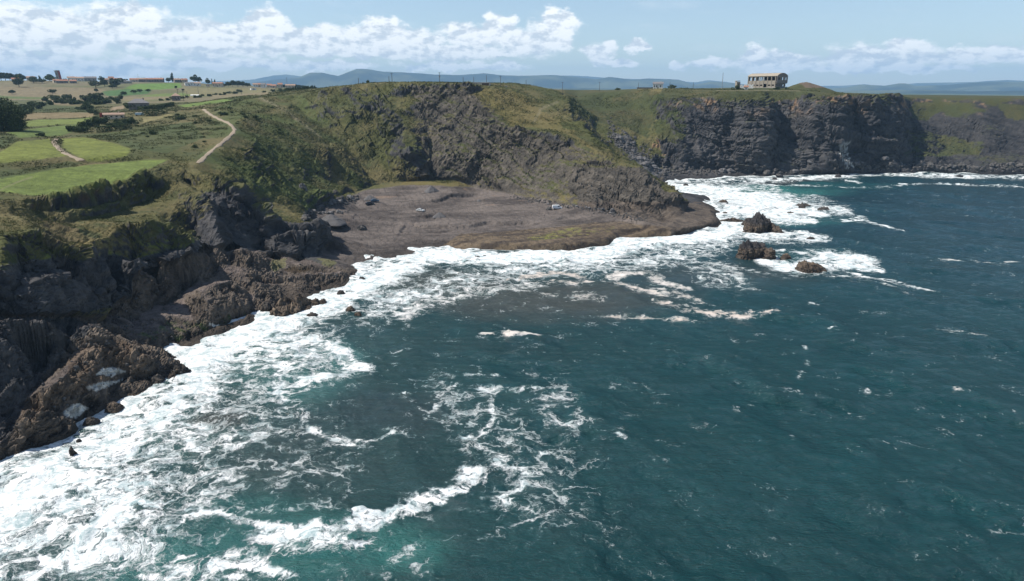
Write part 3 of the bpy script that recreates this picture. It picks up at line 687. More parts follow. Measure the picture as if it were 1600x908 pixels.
    FIELDS = [([(-200, 330), (0, 314), (50, 307), (130, 297), (190, 284), (228, 266), (262, 250), (232, 250), (135, 258), (60, 268), (0, 278), (-200, 300)], (.115, .150, .038)),
      ([(27, 221), (78, 217), (82, 227), (95, 238), (108, 243), (40, 252), (-100, 262), (-100, 240), (0, 238)], (.130, .150, .034)),
      ([(95, 217), (130, 214), (170, 222), (205, 232), (198, 244), (160, 252), (138, 252), (112, 240), (98, 230)], (.125, .145, .033)),
      ([(10, 207), (60, 200), (125, 194), (128, 200), (98, 212), (30, 215)], (.095, .130, .036)),
      ([(60, 187), (122, 186), (148, 183), (150, 190), (120, 194), (40, 198), (40, 190)], (.125, .155, .040)),
      ([(35, 178), (150, 175), (145, 183), (35, 187)], (.165, .130, .070)),
      ([(-100, 134), (150, 137), (165, 142), (150, 152), (115, 164), (60, 163), (-100, 160)], (.160, .132, .078)),
      ([(-100, 146), (60, 152), (110, 152), (60, 155), (-100, 153)], (.085, .110, .035)),
      ([(193, 138), (212, 131), (283, 130), (284, 137), (250, 140), (220, 140)], (.100, .170, .035)),
      ([(160, 143), (200, 139), (237, 141), (232, 147), (190, 150), (166, 150)], (.055, .110, .032)),
      ([(205, 153), (240, 147), (330, 144), (330, 149), (215, 156)], (.110, .145, .040)),
      ([(170, 152), (300, 150), (300, 153), (195, 158)], (.165, .140, .080)),
      ([(285, 137), (400, 138), (430, 142), (400, 147), (330, 150), (290, 147)], (.155, .140, .070)),
      ([(330, 149), (440, 143), (440, 146), (330, 153)], (.165, .138, .082)),
      ([(275, 165), (350, 155), (365, 157), (290, 168)], (.105, .150, .036)),
      ([(220, 185), (262, 176), (270, 180), (225, 192)], (.17, .15, .07)),
      ([(175, 168), (195, 164), (195, 170), (170, 174)], (.20, .155, .10)),
      ([(460, 146), (480, 142), (505, 139), (505, 142), (480, 146), (440, 150)], (.24, .18, .12))]
    fieldm = np.zeros_like(X)
    for poly, c in FIELDS:
        m = poly_mask(kx, ky, poly) & up
        m = blur(m.astype(float), 1)
        G = mix3(G, np.array(c) * np.array([1.02, 1.0, .95]) * (1 + .20 * f2 + .16 * f3)[..., None], m); fieldm = np.maximum(fieldm, m)
    G = G * (1 + .30 * f2 + .30 * f3)[..., None]
    hedge = [[(0, 268), (50, 262), (110, 252), (130, 256), (60, 270), (0, 280)], [(0, 232), (20, 222), (25, 212), (0, 210)], [(0, 157), (60, 156), (90, 165), (150, 168), (140, 176), (60, 175), (0, 175)], [(98, 213), (200, 205), (300, 190), (320, 215), (260, 240), (210, 232), (170, 220), (130, 213)]]
    for hp in hedge:
        m = (poly_mask(kx, ky, hp) & up); G = mix3(G, dk * (1 + .5 * f3)[..., None] * np.array([1.35, 1.35, 1.2]), m * .75)
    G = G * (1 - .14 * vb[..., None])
    # pale worn tracks
    for pts, w, a in [([(0, 298), (25, 285), (50, 277)], 1.2, .5), ([(405, 152), (440, 170), (470, 190), (500, 215)], 2.2, .6), ([(385, 187), (396, 196)], 1.3, .6), ([(835, 190), (845, 170), (870, 160)], 2, .5), ([(700, 131), (740, 138)], 2.0, .6), ([(1120, 141.5), (1200, 141.5), (1250, 142)], .7, .6)]:
        dd = seg_dist(kx, ky, pts); G = mix3(G, np.array([.22, .19, .12]), np.clip(1 - dd / (w * 1.6), 0, 1) * a)
    # distant land: dark green and blue-green blotches
    fl = ((Y2 > 1400)).astype(float)
    G = mix3(G, mix3(np.array([.04, .06, .025]), np.array([.11, .12, .05]), sst(-.1, .3, fbm(X * .002, Y * .002, X * 0, 4))), fl)
    G = mix3(G, np.array([.17, .125, .065]), poly_mask(qx, qy, [(60, 345), (95, 352), (130, 372), (200, 378), (240, 392), (120, 402), (70, 385)]) * sst(-.25, .3, f2 + .4 * f3) * .7)
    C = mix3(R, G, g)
    # spoil heap
    C = mix3(C, np.array([.13, .095, .075]), ((dm < 20) & (X2 > mx - 6) & (Y2 < my + 2) & (Z2 > 63.4)) * .8)
    # beach: brown-violet ash and rock sheet
    b1 = fbm(X * .035, Y * .06, X * 0, 4, .6); b2 = fbm(X * .3, Y * .5, X * 0, 4, .6)
    bs = fbm((X + .4 * Y) * .04, (Y - .4 * X) * .22, X * 0, 4, .6)
    Bc = mix3(np.array([.062, .052, .047]), np.array([.155, .130, .114]), sst(-.45, .45, b1 + .5 * b2 + .5 * bs))
    Bc = mix3(Bc, np.array([.23, .165, .12]), sst(.2, .5, fbm(X * .05 + 5, Y * .08, X * 0, 3)) * sst(6, 5, np.abs(Z2 - 5.6) * 4) * .6)
    plat = poly_mask(bx, by, [(690, 385), (720, 366), (800, 362), (960, 345), (1060, 350), (1060, 380), (950, 400), (760, 400)])
    Bc = mix3(Bc, mix3(np.array([.055, .042, .032]), np.array([.150, .112, .072]), sst(-.3, .35, b2 + bs + .3 * f3)), plat * sst(3.6, 2.6, Z2 + .8 * b2) * .9)
    alg = poly_mask(bx, by, [(820, 372), (870, 362), (900, 355), (960, 354), (960, 362), (880, 372), (830, 378)]) * sst(.0, .35, b2 + .4 * b1)
    Bc = mix3(Bc, np.array([.17, .185, .03]), np.clip(alg, 0, 1) * .6)
    wetb = sst(1.5, .5, Z2 + .3 * b2)
    Bc = Bc * (1 - .42 * (wetb * (1 - plat))[..., None])
    C = mix3(C, Bc, beach)
    # violet-brown gully floor and platform among the left rocks
    gf = low * sst(.86, .96, nb[..., 2]) * (Z > 2.5)
    C = mix3(C, mix3(np.array([.095, .076, .067]), np.array([.20, .16, .14]), sst(-.4, .4, b1 + b2)), np.clip(gf, 0, 1) * .85)
    brown = poly_mask(qx, qy, [(100, 590), (120, 548), (200, 538), (255, 560), (200, 590), (80, 640), (40, 680), (30, 640)]) * sst(2.0, 4.0, Z2)
    C = mix3(C, mix3(np.array([.09, .062, .042]), np.array([.19, .142, .10]), rk), brown * .7)
    al2 = poly_mask(qx, qy, [(215, 528), (260, 505), (330, 498), (380, 492), (340, 512), (270, 530)]) * sst(-.1, .3, b2)
    C = mix3(C, np.array([.060, .085, .022]), np.clip(al2, 0, 1) * .8)
    al3 = poly_mask(qx, qy, [(420, 412), (450, 408), (450, 422), (425, 424)]) | poly_mask(qx, qy, [(497, 404), (520, 402), (518, 412), (500, 412)])
    C = mix3(C, np.array([.15, .15, .05]), al3 * .5)
    # foam left lying in rock pools
    pools = [[(150, 585), (160, 575), (185, 573), (198, 580), (175, 588)], [(100, 650), (108, 635), (125, 630), (138, 638), (120, 655)], [(325, 505), (345, 507), (335, 511)], [(135, 605), (165, 595), (195, 592), (150, 612)]]
    for pl in pools:
        m = poly_mask(px2 + jx * 4, py2 + jy * 3, pl); C = mix3(C, np.array([.62, .60, .55]), m * .9)
    pool2 = poly_mask(px2, py2, [(440, 422), (455, 417), (480, 418), (485, 423), (460, 427)]); C = mix3(C, np.array([.05, .035, .02]), pool2 * .9)
    C = np.clip(C, .008, .8)
    me, used = mesh_grid('terrain', X2, Y2, Z2, keep=(Z2 > -3.5) | (RR > 1000))
    me.polygons.foreach_set('use_smooth', np.zeros(len(me.polygons), bool))
    set_color(me, 'col', C.reshape(-1, 3)[used].astype(np.float32))
    cov = np.stack([1 - g, np.where(RR > 700, .3, .75 - .35 * beach), beach], -1)
    set_color(me, 'cov', cov.reshape(-1, 3)[used].astype(np.float32))
    o = link('terrain', me, MAT_GROUND); tag(o, 'grassy cliff coast with dark rock faces and a flat stone beach', 'ground', kind='structure')
    R3 = np.hypot(X2, Y2); ZR = np.empty((len(r), len(th)))
    for i in range(len(th)):
        o_ = np.maximum.accumulate(R3[:, i]); ZR[:, i] = np.interp(r, o_, Z2[:, i])
    GR = dict(field=fieldm, th=th, r=r, Z=ZR, g=g, nz=nz, P=P1, X=X2, Y=Y2, Z2=Z2, N=N)
build_terrain()

def ground(x, y):
    th = math.atan2(x, y); r = math.hypot(x, y)
    t = (th - GR['th'][0]) / (GR['th'][1] - GR['th'][0]); i = int(np.clip(t, 0, len(GR['th']) - 2)); ft = min(max(t - i, 0), 1)
    j = int(np.clip(np.searchsorted(GR['r'], r) - 1, 0, len(GR['r']) - 2)); fr = min(max((r - GR['r'][j]) / (GR['r'][j + 1] - GR['r'][j]), 0), 1)
    Z = GR['Z']
    return float((Z[j, i] * (1 - ft) + Z[j, i + 1] * ft) * (1 - fr) + (Z[j + 1, i] * (1 - ft) + Z[j + 1, i + 1] * ft) * fr)
def hit(px, py, y0=100, y1=1300, sea=0.0):
    """where the sight line of a photo point meets the ground"""
    u = (px - 800) / FPX; v = (454 - py) / FPX
    dY = CP + v * SP; dZ = -SP + v * CP
    y = y0
    while y < y1:
        t = y / dY; x = u * t; z = H + t * dZ
        g = max(ground(x, y), sea)
        if z <= g: return Vector((x, y, g))
        y += max(.3, y * .0012)
    return None

# ------------------------------------------------------------------ sea
def water_material():
    m = bpy.data.materials.new('sea_water'); m.use_nodes = True; T = NT(m.node_tree)
    P = T.new('ShaderNodeTexCoord').outputs['Object']
    wc = T.new('ShaderNodeVertexColor', layer_name='wcol')
    fo = T.new('ShaderNodeVertexColor', layer_name='foam'); fs = T.new('ShaderNodeSeparateColor', i_0=fo.outputs[0])
    D = fs.outputs[0]; pink = fs.outputs[1]; lace = fs.outputs[2]
    # warped lacy pattern
    w1 = T.vm('SUBTRACT', T.noise(P, 0.11, 4, 0.6, out=1), (.5, .5, .5))
    w2 = T.vm('SUBTRACT', T.noise(P, 0.6, 3, 0.6, out=1), (.5, .5, .5))
    Q = T.vm('ADD', T.vm('ADD', P, T.vm('SCALE', w1, 14.0)), T.vm('SCALE', w2, 2.2))
    Q = T.vm('MULTIPLY', Q, (1.0, 1.25, 0.3))
    def edge(scale):
        v = T.new('ShaderNodeTexVoronoi', feature='DISTANCE_TO_EDGE'); T.put(v.inputs['Vector'], Q); v.inputs['Scale'].default_value = scale
        return v.outputs[0]
    e1 = T.m('SUBTRACT', 1.0, T.ss(edge(0.16), 0.0, 0.24)); e2 = T.m('SUBTRACT', 1.0, T.ss(edge(0.48), 0.0, 0.22)); e3 = T.m('SUBTRACT', 1.0, T.ss(edge(1.5), 0.0, 0.30))
    rn = T.noise(Q, 0.09, 7, 0.68)
    rid = T.m('SUBTRACT', 1.0, T.m('MULTIPLY', T.m('ABSOLUTE', T.m('SUBTRACT', T.noise(Q, 0.22, 6, 0.62), 0.5)), 5.0), clamp=True)
    fn = T.noise(P, 2.2, 5, 0.7)
    pat = T.m('ADD', T.m('MULTIPLY', e1, 0.20), T.m('MULTIPLY', e2, 0.15))
    pat = T.m('ADD', pat, T.m('MULTIPLY', e3, 0.08)); pat = T.m('ADD', pat, T.m('MULTIPLY', rid, 0.26))
    pat = T.m('ADD', pat, T.m('MULTIPLY', rn, 0.55)); pat = T.m('ADD', pat, T.m('MULTIPLY', T.m('SUBTRACT', fn, 0.5), 0.28))
    # pat ~ 0.2 .. 0.9 ; foam where pat > 1 - D
    x = T.m('ADD', pat, D)
    foam = T.m('POWER', T.ss(x, 0.97, 1.30), 0.8)
    haz = T.ss(x, 0.70, 1.35)                # milky aerated water round the foam
    milk = T.mix(T.m('MULTIPLY', haz, T.m('MULTIPLY', D, 0.75), clamp=True), wc.outputs[0], (0.20, 0.33, 0.32, 1))
    whitec = T.mix(T.ss(T.noise(Q, 0.30, 8, 0.74), .34, .60), (0.28, 0.37, 0.38, 1), (0.80, 0.80, 0.79, 1))
    whitec = T.mix(T.m('MULTIPLY', pink, 0.95), whitec, (0.54, 0.45, 0.385, 1))
    colr = T.mix(foam, milk, whitec)
    # ripples
    st = T.vm('MULTIPLY', P, (0.75, 1.35, 1.0))
    h = T.m('ADD', T.m('MULTIPLY', T.noise(st, 0.55, 5, 0.62, dist=.4), 0.9), T.m('MULTIPLY', T.noise(st, 2.1, 5, 0.6), 0.30))
    h = T.m('ADD', h, T.m('MULTIPLY', foam, 0.12)); h = T.m('ADD', h, T.m('MULTIPLY', T.noise(Q, 1.4, 5, 0.7), T.m('MULTIPLY', foam, 0.1)))
    h = T.m('MULTIPLY', h, T.m('SUBTRACT', 1.0, T.m('MULTIPLY', foam, 0.6)))
    b = T.new('ShaderNodeBump', i_Strength=1.0, i_Distance=1.0, i_Height=h)
    p = T.new('ShaderNodeBsdfPrincipled', i_Base_Color=colr, i_Roughness=T.m('ADD', 0.14, T.m('MULTIPLY', foam, 0.75)), i_Normal=b.outputs[0])
    p.inputs['IOR'].default_value = 1.33
    T.put(p.inputs['Specular IOR Level'], T.m('SUBTRACT', 0.5, T.m('MULTIPLY', foam, 0.4)))
    o = T.new('ShaderNodeOutputMaterial'); T.l.new(p.outputs[0], o.inputs[0])
    return m

# strokes of foam: (strength, pink, [(px, py, halfwidth px), ...])
FOAM = [
 (1.0, 0, [(-200, 860, 150), (-40, 800, 105), (60, 750, 80), (140, 705, 66), (215, 650, 55), (285, 608, 42), (330, 565, 36)]),
 (1.05, 0, [(330, 560, 30), (390, 520, 28), (450, 492, 26), (520, 468, 28), (570, 444, 23), (620, 416, 17), (680, 397, 14), (740, 399, 12), (800, 405, 12), (870, 402, 12), (930, 398, 14), (970, 382, 16), (1010, 375, 14), (1060, 376, 12), (1110, 368, 14), (1150, 352, 15)]),
 (.95, 0, [(415, 458, 8), (445, 452, 8), (500, 440, 8), (560, 440, 12)]),
 (.72, 0, [(-60, 900, 90), (60, 850, 70), (140, 800, 60), (200, 740, 40)]), (.95, 0, [(60, 900, 16), (110, 860, 18), (160, 815, 22), (200, 790, 16), (130, 880, 14)]),
 (.62, 0, [(60, 880, 80), (190, 850, 70), (260, 760, 70), (310, 690, 60), (380, 640, 50), (450, 580, 45), (520, 560, 40)]),
 (.55, 0, [(300, 800, 60), (380, 720, 50), (420, 660, 40)]),
 (.72, 0, [(380, 560, 40), (450, 545, 36), (520, 535, 26), (560, 575, 10)]),
 (.82, 0, [(385, 603, 6), (430, 605, 9), (445, 625, 5)]), (.85, 0, [(430, 603, 9), (470, 598, 9), (520, 588, 10), (565, 578, 9)]),
 (.85, 0, [(515, 530, 5), (545, 548, 7), (560, 572, 8)]),
 (.66, 0, [(590, 480, 32), (640, 462, 26), (720, 440, 22), (800, 425, 20), (900, 420, 18), (980, 410, 18), (1080, 395, 18), (1140, 380, 16)]),
 (.70, .3, [(630, 500, 8), (660, 470, 10), (740, 458, 8), (840, 445, 8)]),
 (.80, .8, [(820, 432, 5), (890, 425, 7), (910, 432, 6)]), (.78, .6, [(955, 432, 5), (1020, 425, 5), (1030, 440, 7), (1070, 452, 4)]),
 (.72, .8, [(800, 438, 4), (900, 444, 5), (960, 440, 4), (1000, 455, 5), (1060, 462, 5), (1110, 480, 4)]),
 (.80, .9, [(1022, 470, 4), (1060, 485, 5), (1110, 493, 6), (1160, 496, 5), (1215, 491, 3)]),
 (.70, .9, [(935, 493, 2), (1010, 495, 3), (1085, 504, 2)]), (.98, .7, [(752, 524, 2.5), (790, 526, 4.5), (836, 527, 2.5)]),
 (.66, .8, [(850, 460, 3), (940, 468, 5), (900, 470, 4)]),
 (.60, .2, [(1110, 412, 8), (1150, 425, 7), (1165, 440, 4)]), (.62, .2, [(1130, 418, 3), (1200, 428, 3), (1230, 432, 2)]),
 (.85, .1, [(480, 663, 4), (515, 677, 8), (552, 692, 5)]), (.66, .1, [(555, 690, 3), (600, 682, 3), (645, 678, 2)]),
 (.72, .1, [(400, 656, 3), (440, 662, 3), (490, 664, 4)]), (.70, 0, [(655, 660, 2), (675, 645, 4), (692, 625, 4), (670, 628, 3)]), (.7, 0, [(632, 616, 4), (655, 614, 2)]),
 (.72, 0, [(722, 580, 3), (745, 587, 5), (785, 591, 3)]), (.6, 0, [(690, 605, 4), (705, 598, 3)]), (.66, 0, [(770, 615, 8), (800, 612, 5), (850, 617, 3)]),
 (.64, 0, [(720, 700, 5), (745, 680, 8), (765, 660, 4), (778, 638, 4), (770, 620, 4)]), (.9, 0, [(722, 684, 3), (750, 678, 5)]),
 (.60, 0, [(720, 700, 14), (760, 720, 16), (800, 745, 12), (790, 790, 12)]), (.45, 0, [(700, 620, 40), (780, 690, 60), (840, 780, 60)]),
 (.95, 0, [(560, 803, 5), (610, 790, 6), (650, 772, 9), (672, 762, 12), (690, 742, 11), (715, 740, 9), (705, 755, 9), (672, 772, 8)]),
 (.82, 0, [(270, 830, 5), (300, 815, 5), (345, 805, 6), (385, 820, 8), (430, 832, 9), (480, 838, 12), (540, 828, 10), (580, 805, 8)]),
 (.78, 0, [(400, 845, 12), (460, 850, 16), (520, 850, 12), (560, 840, 6)]), (.80, 0, [(290, 890, 12), (345, 885, 14), (400, 880, 16), (430, 895, 10)]),
 (.72, 0, [(230, 905, 8), (300, 912, 8), (380, 905, 10)]), (.75, 0, [(620, 845, 5), (640, 835, 7), (650, 842, 5)]), (.7, 0, [(560, 860, 3), (590, 845, 4)]),
 (.5, 0, [(430, 740, 40), (500, 720, 40), (520, 760, 30)]), (.56, 0, [(640, 870, 12), (680, 890, 10), (620, 850, 20)]), (.8, 0, [(735, 836, 3), (765, 834, 4)]),
 (.4, 0, [(880, 620, 30), (900, 680, 25)]), (.92, 0, [(1348, 613, 2), (1358, 615, 4)]), (.85, 0, [(1240, 680, 1.5), (1246, 689, 3)]), (.8, 0, [(1265, 476, 3), (1275, 478, 2)]), (.9, 0, [(845, 712, 4), (855, 711, 4)]), (.8, 0, [(968, 688, 3), (978, 692, 2)]),
 (.8, 0, [(1303, 515, 3), (1313, 517, 2)]), (.7, 0, [(1250, 590, 3), (1262, 570, 3), (1258, 545, 2)]), (.6, .5, [(1465, 518, 3), (1500, 524, 3), (1540, 528, 2)]), (.62, .6, [(1500, 610, 3), (1520, 613, 2)]), (.6, .4, [(1350, 688, 2), (1390, 692, 2)]),
 (.98, 0, [(1035, 287, 3), (1070, 290, 8), (1110, 297, 13), (1140, 308, 16), (1180, 312, 16), (1215, 322, 14), (1260, 330, 9), (1290, 335, 4)]),
 (.72, 0, [(1150, 300, 12), (1220, 310, 12), (1280, 322, 12), (1330, 332, 6)]), (.88, 0, [(1060, 282, 3), (1110, 284, 5), (1160, 285, 6), (1210, 290, 5)]),
 (1.0, 0, [(1140, 330, 10), (1180, 330, 12), (1230, 340, 9), (1270, 345, 5)]), (.85, 0, [(1130, 345, 10), (1180, 372, 8), (1240, 370, 9), (1290, 373, 5)]),
 (1.0, 0, [(1315, 344, 3), (1335, 342, 6), (1350, 347, 4)]), (.8, 0, [(1350, 348, 2), (1385, 357, 2), (1415, 361, 1.2)]),
 (.92, 0, [(1035, 283, 3), (1120, 283, 4), (1160, 279, 4), (1210, 282, 5), (1260, 279, 4), (1300, 276, 4), (1360, 273.5, 3), (1410, 273.5, 3), (1470, 276, 3), (1510, 278, 3), (1560, 275, 3.5), (1620, 277, 3.5), (2100, 290, 4)]),
 (.82, 0, [(1150, 286, 2), (1220, 289, 1.6), (1320, 292, 1.2), (1400, 291, 1.6), (1450, 287, 1.6), (1490, 288, 1), (1600, 293, 1.2), (1900, 300, 1)]), (.8, 0, [(1320, 283, 1), (1345, 288, 1.4)]),
 (1.02, 0, [(1185, 405, 6), (1210, 410, 9), (1245, 416, 10), (1290, 408, 14), (1320, 408, 12), (1350, 413, 8), (1390, 422, 2.5)]), (.8, .1, [(1180, 392, 6), (1240, 396, 5), (1270, 395, 3)]),
 (.75, .1, [(1330, 425, 3), (1380, 440, 3), (1430, 452, 2.4), (1470, 457, 1.6)]), (.65, .2, [(1240, 425, 3), (1320, 432, 3), (1370, 430, 3)]), (.66, .5, [(1450, 407, 1), (1500, 410, 1.3), (1600, 412, 1)]),
 (.5, 0, [(1080, 420, 10), (1180, 445, 8), (1100, 440, 8)]), (.6, .3, [(880, 465, 3), (915, 470, 4)]), (.6, .4, [(1380, 445, 2), (1420, 462, 2)]),
 (.92, 0, [(1225, 368, 2), (1235, 376, 4), (1265, 376, 3)]),
]
TINTS = [ # (px, py, rx, ry, colour, strength)
 (450, 860, 260, 70, (.020, .105, .098), .75), (600, 840, 130, 50, (.026, .120, .108), .75), (380, 800, 120, 30, (.015, .09, .085), .6), (250, 890, 150, 60, (.028, .125, .115), .7),
 (480, 600, 120, 45, (.030, .110, .105), .8), (530, 555, 60, 35, (.06, .17, .16), .8), (400, 560, 120, 60, (.05, .13, .12), .6), (300, 680, 120, 60, (.045, .10, .092), .7),
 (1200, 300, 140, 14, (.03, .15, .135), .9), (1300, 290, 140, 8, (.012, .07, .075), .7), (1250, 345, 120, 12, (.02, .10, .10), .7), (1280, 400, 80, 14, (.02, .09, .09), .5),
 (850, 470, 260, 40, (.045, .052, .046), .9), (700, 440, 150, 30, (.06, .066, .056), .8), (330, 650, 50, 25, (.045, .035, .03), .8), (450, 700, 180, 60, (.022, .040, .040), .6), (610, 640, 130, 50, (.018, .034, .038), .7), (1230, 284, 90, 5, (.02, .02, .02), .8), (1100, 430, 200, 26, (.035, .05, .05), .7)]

def build_sea():
    th = np.radians(np.linspace(-50, 50, 1300)); rs = [55.0]
    while rs[-1] < 9000:
        r = rs[-1]; rs.append(r * (1 + (0.0026 if r < 500 else .006 if r < 900 else .03)))
    r = np.array(rs); TH, RR = np.meshgrid(th, r)
    X = RR * np.sin(TH); Y = RR * np.cos(TH)
    px, py = project(X, Y, X * 0)
    a = np.clip(300 / RR, .25, 3.5)
    w1 = fbm(X * .035, Y * .035, X * 0, 4, .6); w2 = fbm(X * .035 + 7, Y * .035 + 3, X * 0 + 5, 4, .6); w3 = fbm(X * .2, Y * .2, X * 0, 3); w4 = fbm(X * .7, Y * .7, X * 0, 3)
    foamd = np.zeros_like(X); pink = np.zeros_like(X)
    for I, pk, pts in FOAM:
        wmax = max(p[2] for p in pts); k = min(1.0, wmax / 14)
        qx = px + (w1 * 26 + w3 * 7 + w4 * 3) * a * (.35 + .65 * k); qy = py + (w2 * 12 + w3 * 4 + w4 * 2) * a * (.35 + .65 * k)
        # foreshortening: compress x so that widths given are vertical ones
        sx = 2.0 if wmax < 20 else 1.25
        xs = [p[0] for p in pts]; ys = [p[1] for p in pts]; g_ = 2 * max(wmax, 2)
        bb = (qx > min(xs) - g_ * sx) & (qx < max(xs) + g_ * sx) & (qy > min(ys) - g_) & (qy < max(ys) + g_)
        d, w = seg_dist(qx[bb] / sx, qy[bb], [(p[0] / sx, p[1]) for p in pts], [p[2] for p in pts])
        v = np.zeros_like(X); v[bb] = I * (1 - sst(0, 2.0, d / np.maximum(w, .8)))
        if I > .9 and wmax > 7: v *= 1.12
        if wmax < 7: v *= (.74 + .9 * np.clip(w3 + .5 * w4 + .4 * w2, -.5, .5)) * (.88 if wmax <= 4 and pk == 0 else 1)
        m = v > foamd; pink[m] = pk * np.clip(v[m] * 1.5, 0, 1); foamd = np.maximum(foamd, v)
    # white water hugging every shore and rock
    th2 = (TH - GR['th'][0]) / (GR['th'][1] - GR['th'][0])
    gz = np.full(X.shape, -9.0)
    i = np.clip(th2.astype(int), 0, len(GR['th']) - 1); j = np.clip(np.searchsorted(GR['r'], RR), 0, len(GR['r']) - 1)
    gz = GR['Z'][j, i]
    shore = sst(-3.0, -.3, gz)
    wide = ((px < 1060) | (RR < 480))
    foamd = np.maximum(foamd, shore * .95 * (wide | (px > 1000)))
    # flecks
    fl = fbm(X * .12, Y * .22, X * 0 + 3, 5, .65)
    gen = np.clip(fl * 1.1 + .16, 0, .52) * np.clip(1.15 - px / 1350, .35, 1)
    foamd = np.maximum(foamd, gen)
    foamd = foamd * (.665 + .38 * w2 + .26 * w3 + .12 * w4)
    # colours
    near = np.array([.0045, .036, .039]); far = np.array([.0085, .036, .047])
    C = mix3(near, far, sst(120, 420, RR)); C = C * (1 + .30 * w1 + .12 * w3)[..., None]
    C = mix3(C, np.array([.020, .048, .046]), sst(800, 350, px + 60 * w2) * .6)
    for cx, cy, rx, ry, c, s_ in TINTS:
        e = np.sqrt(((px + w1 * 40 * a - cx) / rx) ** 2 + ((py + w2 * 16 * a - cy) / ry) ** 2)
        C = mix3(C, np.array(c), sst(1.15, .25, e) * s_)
    C = np.clip(C, .003, 1)
    # waves
    Z = np.zeros_like(X)
    for lam, amp, ang in [(41, .55, 200), (23, .26, 228), (13, .11, 190), (8.3, .075, 240), (5.1, .05, 215), (3.1, .035, 180), (2.1, .025, 250)]:
        k = 2 * math.pi / lam; an = math.radians(ang)
        ph = k * (X * math.sin(an) + Y * math.cos(an)) + w1 * 5.0 + w2 * 3
        q = np.sin(ph); Z += amp * (q + .35 * (1 - np.abs(np.cos(ph * .5))) ) * (1 if lam > 6 else sst(900, 300, RR)) * (.75 + .8 * w2)
    f4 = fbm(X * .35, Y * .35, X * 0, 4, .6)
    Z += sst(.5, 1.0, foamd) * (.2 + .35 * f4 + .15 * np.abs(w3)) * sst(-.5, -3.0, gz)
    Z *= sst(9000, 2000, RR)
    land = (GR['Z'][j, i] > 7) & (RR > 90)
    me, used = mesh_grid('sea', X, Y, Z, keep=~land)
    set_color(me, 'wcol', C.reshape(-1, 3)[used].astype(np.float32))
    set_color(me, 'foam', np.stack([foamd, pink, foamd * 0], -1).reshape(-1, 3)[used].astype(np.float32))
    o = link('sea', me, water_material()); tag(o, 'dark teal sea with white surf and foam streaks below the cliffs', 'water', kind='structure')
build_sea()

# ------------------------------------------------------------------ far hills
def simple_mat(name, c, rough=.9, var=.25, scale=1.0, bump=0.0, metal=0.0, spec=.3):
    m = bpy.data.materials.new(name); m.use_nodes = True; T = NT(m.node_tree)
    P = T.new('ShaderNodeTexCoord').outputs['Object']
    n = T.noise(P, scale, 5, .6)
    f = T.m('ADD', 1.0, T.m('MULTIPLY', T.m('SUBTRACT', n, .5), var * 2))
    b = T.vm('SCALE', (c[0], c[1], c[2]), f)
    p = T.new('ShaderNodeBsdfPrincipled', i_Base_Color=b, i_Roughness=rough, i_Metallic=metal)
    p.inputs['Specular IOR Level'].default_value = spec
    if bump:
        T.put(p.inputs['Normal'], T.new('ShaderNodeBump', i_Strength=bump, i_Distance=.2, i_Height=n).outputs[0])
    o = T.new('ShaderNodeOutputMaterial'); T.l.new(p.outputs[0], o.inputs[0])
    return m

def build_hills():
    th = np.radians(np.linspace(-52, 52, 900))
    pxs = 800 + FPX * np.tan(th) / CP  # horizon-level column of each bearing (approx.)
    layers = [
     (7000, 550, [(-400, 137), (380, 139), (430, 137), (470, 136), (520, 139), (800, 141), (860, 138), (1000, 139), (1120, 142), (1300, 144), (1340, 142), (1450, 141.5), (1520, 143), (1700, 141), (2100, 140)]),
     (10000, 1000, [(-400, 138), (250, 139), (330, 132), (380, 131), (440, 124), (470, 121), (487, 113.5), (505, 113), (530, 118), (545, 112), (560, 107.5), (575, 108), (600, 113), (640, 115), (670, 117), (720, 118.5), (745, 117), (756, 115.5), (790, 119), (830, 118), (868, 117.5), (900, 120), (930, 123), (951, 119), (985, 124), (1010, 122.5), (1060, 125), (1085, 132), (1110, 127), (1150, 130), (1200, 138), (1320, 137), (1345, 132), (1380, 134), (1403, 130), (1412, 130), (1430, 134), (1480, 133), (1530, 129), (1560, 128), (1620, 129), (1800, 128), (2100, 132)]),
     (14500, 1300, [(-400, 136), (300, 130), (400, 124), (430, 117), (450, 115), (475, 119), (520, 126), (700, 124), (800, 122), (860, 118), (1000, 124), (1085, 129), (1105, 126), (1130, 128), (1200, 136), (1320, 134), (1350, 131.5), (1370, 135), (1430, 131), (1520, 128), (1570, 124), (1600, 125), (1700, 124), (2100, 130)]),
    ]
    r = np.concatenate([np.linspace(5600, 8200, 50), np.linspace(8260, 12400, 80), np.linspace(12500, 18000, 50)])
    TH, RR = np.meshgrid(th, r); X = RR * np.sin(TH); Y = RR * np.cos(TH)
    Z = np.full(X.shape, -20.0)
    for R0, W, prof in layers:
        pyv = np.interp(pxs, [p[0] for p in prof], [p[1] for p in prof])
        u = (pxs - 800) / FPX; v = (454 - pyv) / FPX
        ang = (-SP + v * CP) / np.hypot(u, CP + v * SP)
        top = H + R0 * ang
        n = fbm(X / 1300, Y / 1300, X * 0 + R0, 5, .55)
        cross = np.exp(-((RR - R0 - 350 * n) / (W)) ** 2)
        Z = np.maximum(Z, (top[None, :] + 40) * cross * (1 + .13 * n) - 40)
    me, used = mesh_grid('hills', X, Y, Z)
    c = mix3(np.array([.012, .024, .016]), np.array([.075, .088, .045]), sst(-.15, .25, fbm(X / 500, Y / 500, X * 0, 5, .6)))
    set_color(me, 'col', c.reshape(-1, 3)[used].astype(np.float32)); set_color(me, 'cov', np.tile([0, .0, 0], (used.sum(), 1)).astype(np.float32))
    o = link('hills', me, MAT_GROUND); tag(o, 'blue wooded mountain ridges far beyond the plateau', 'hills', kind='structure')
build_hills()

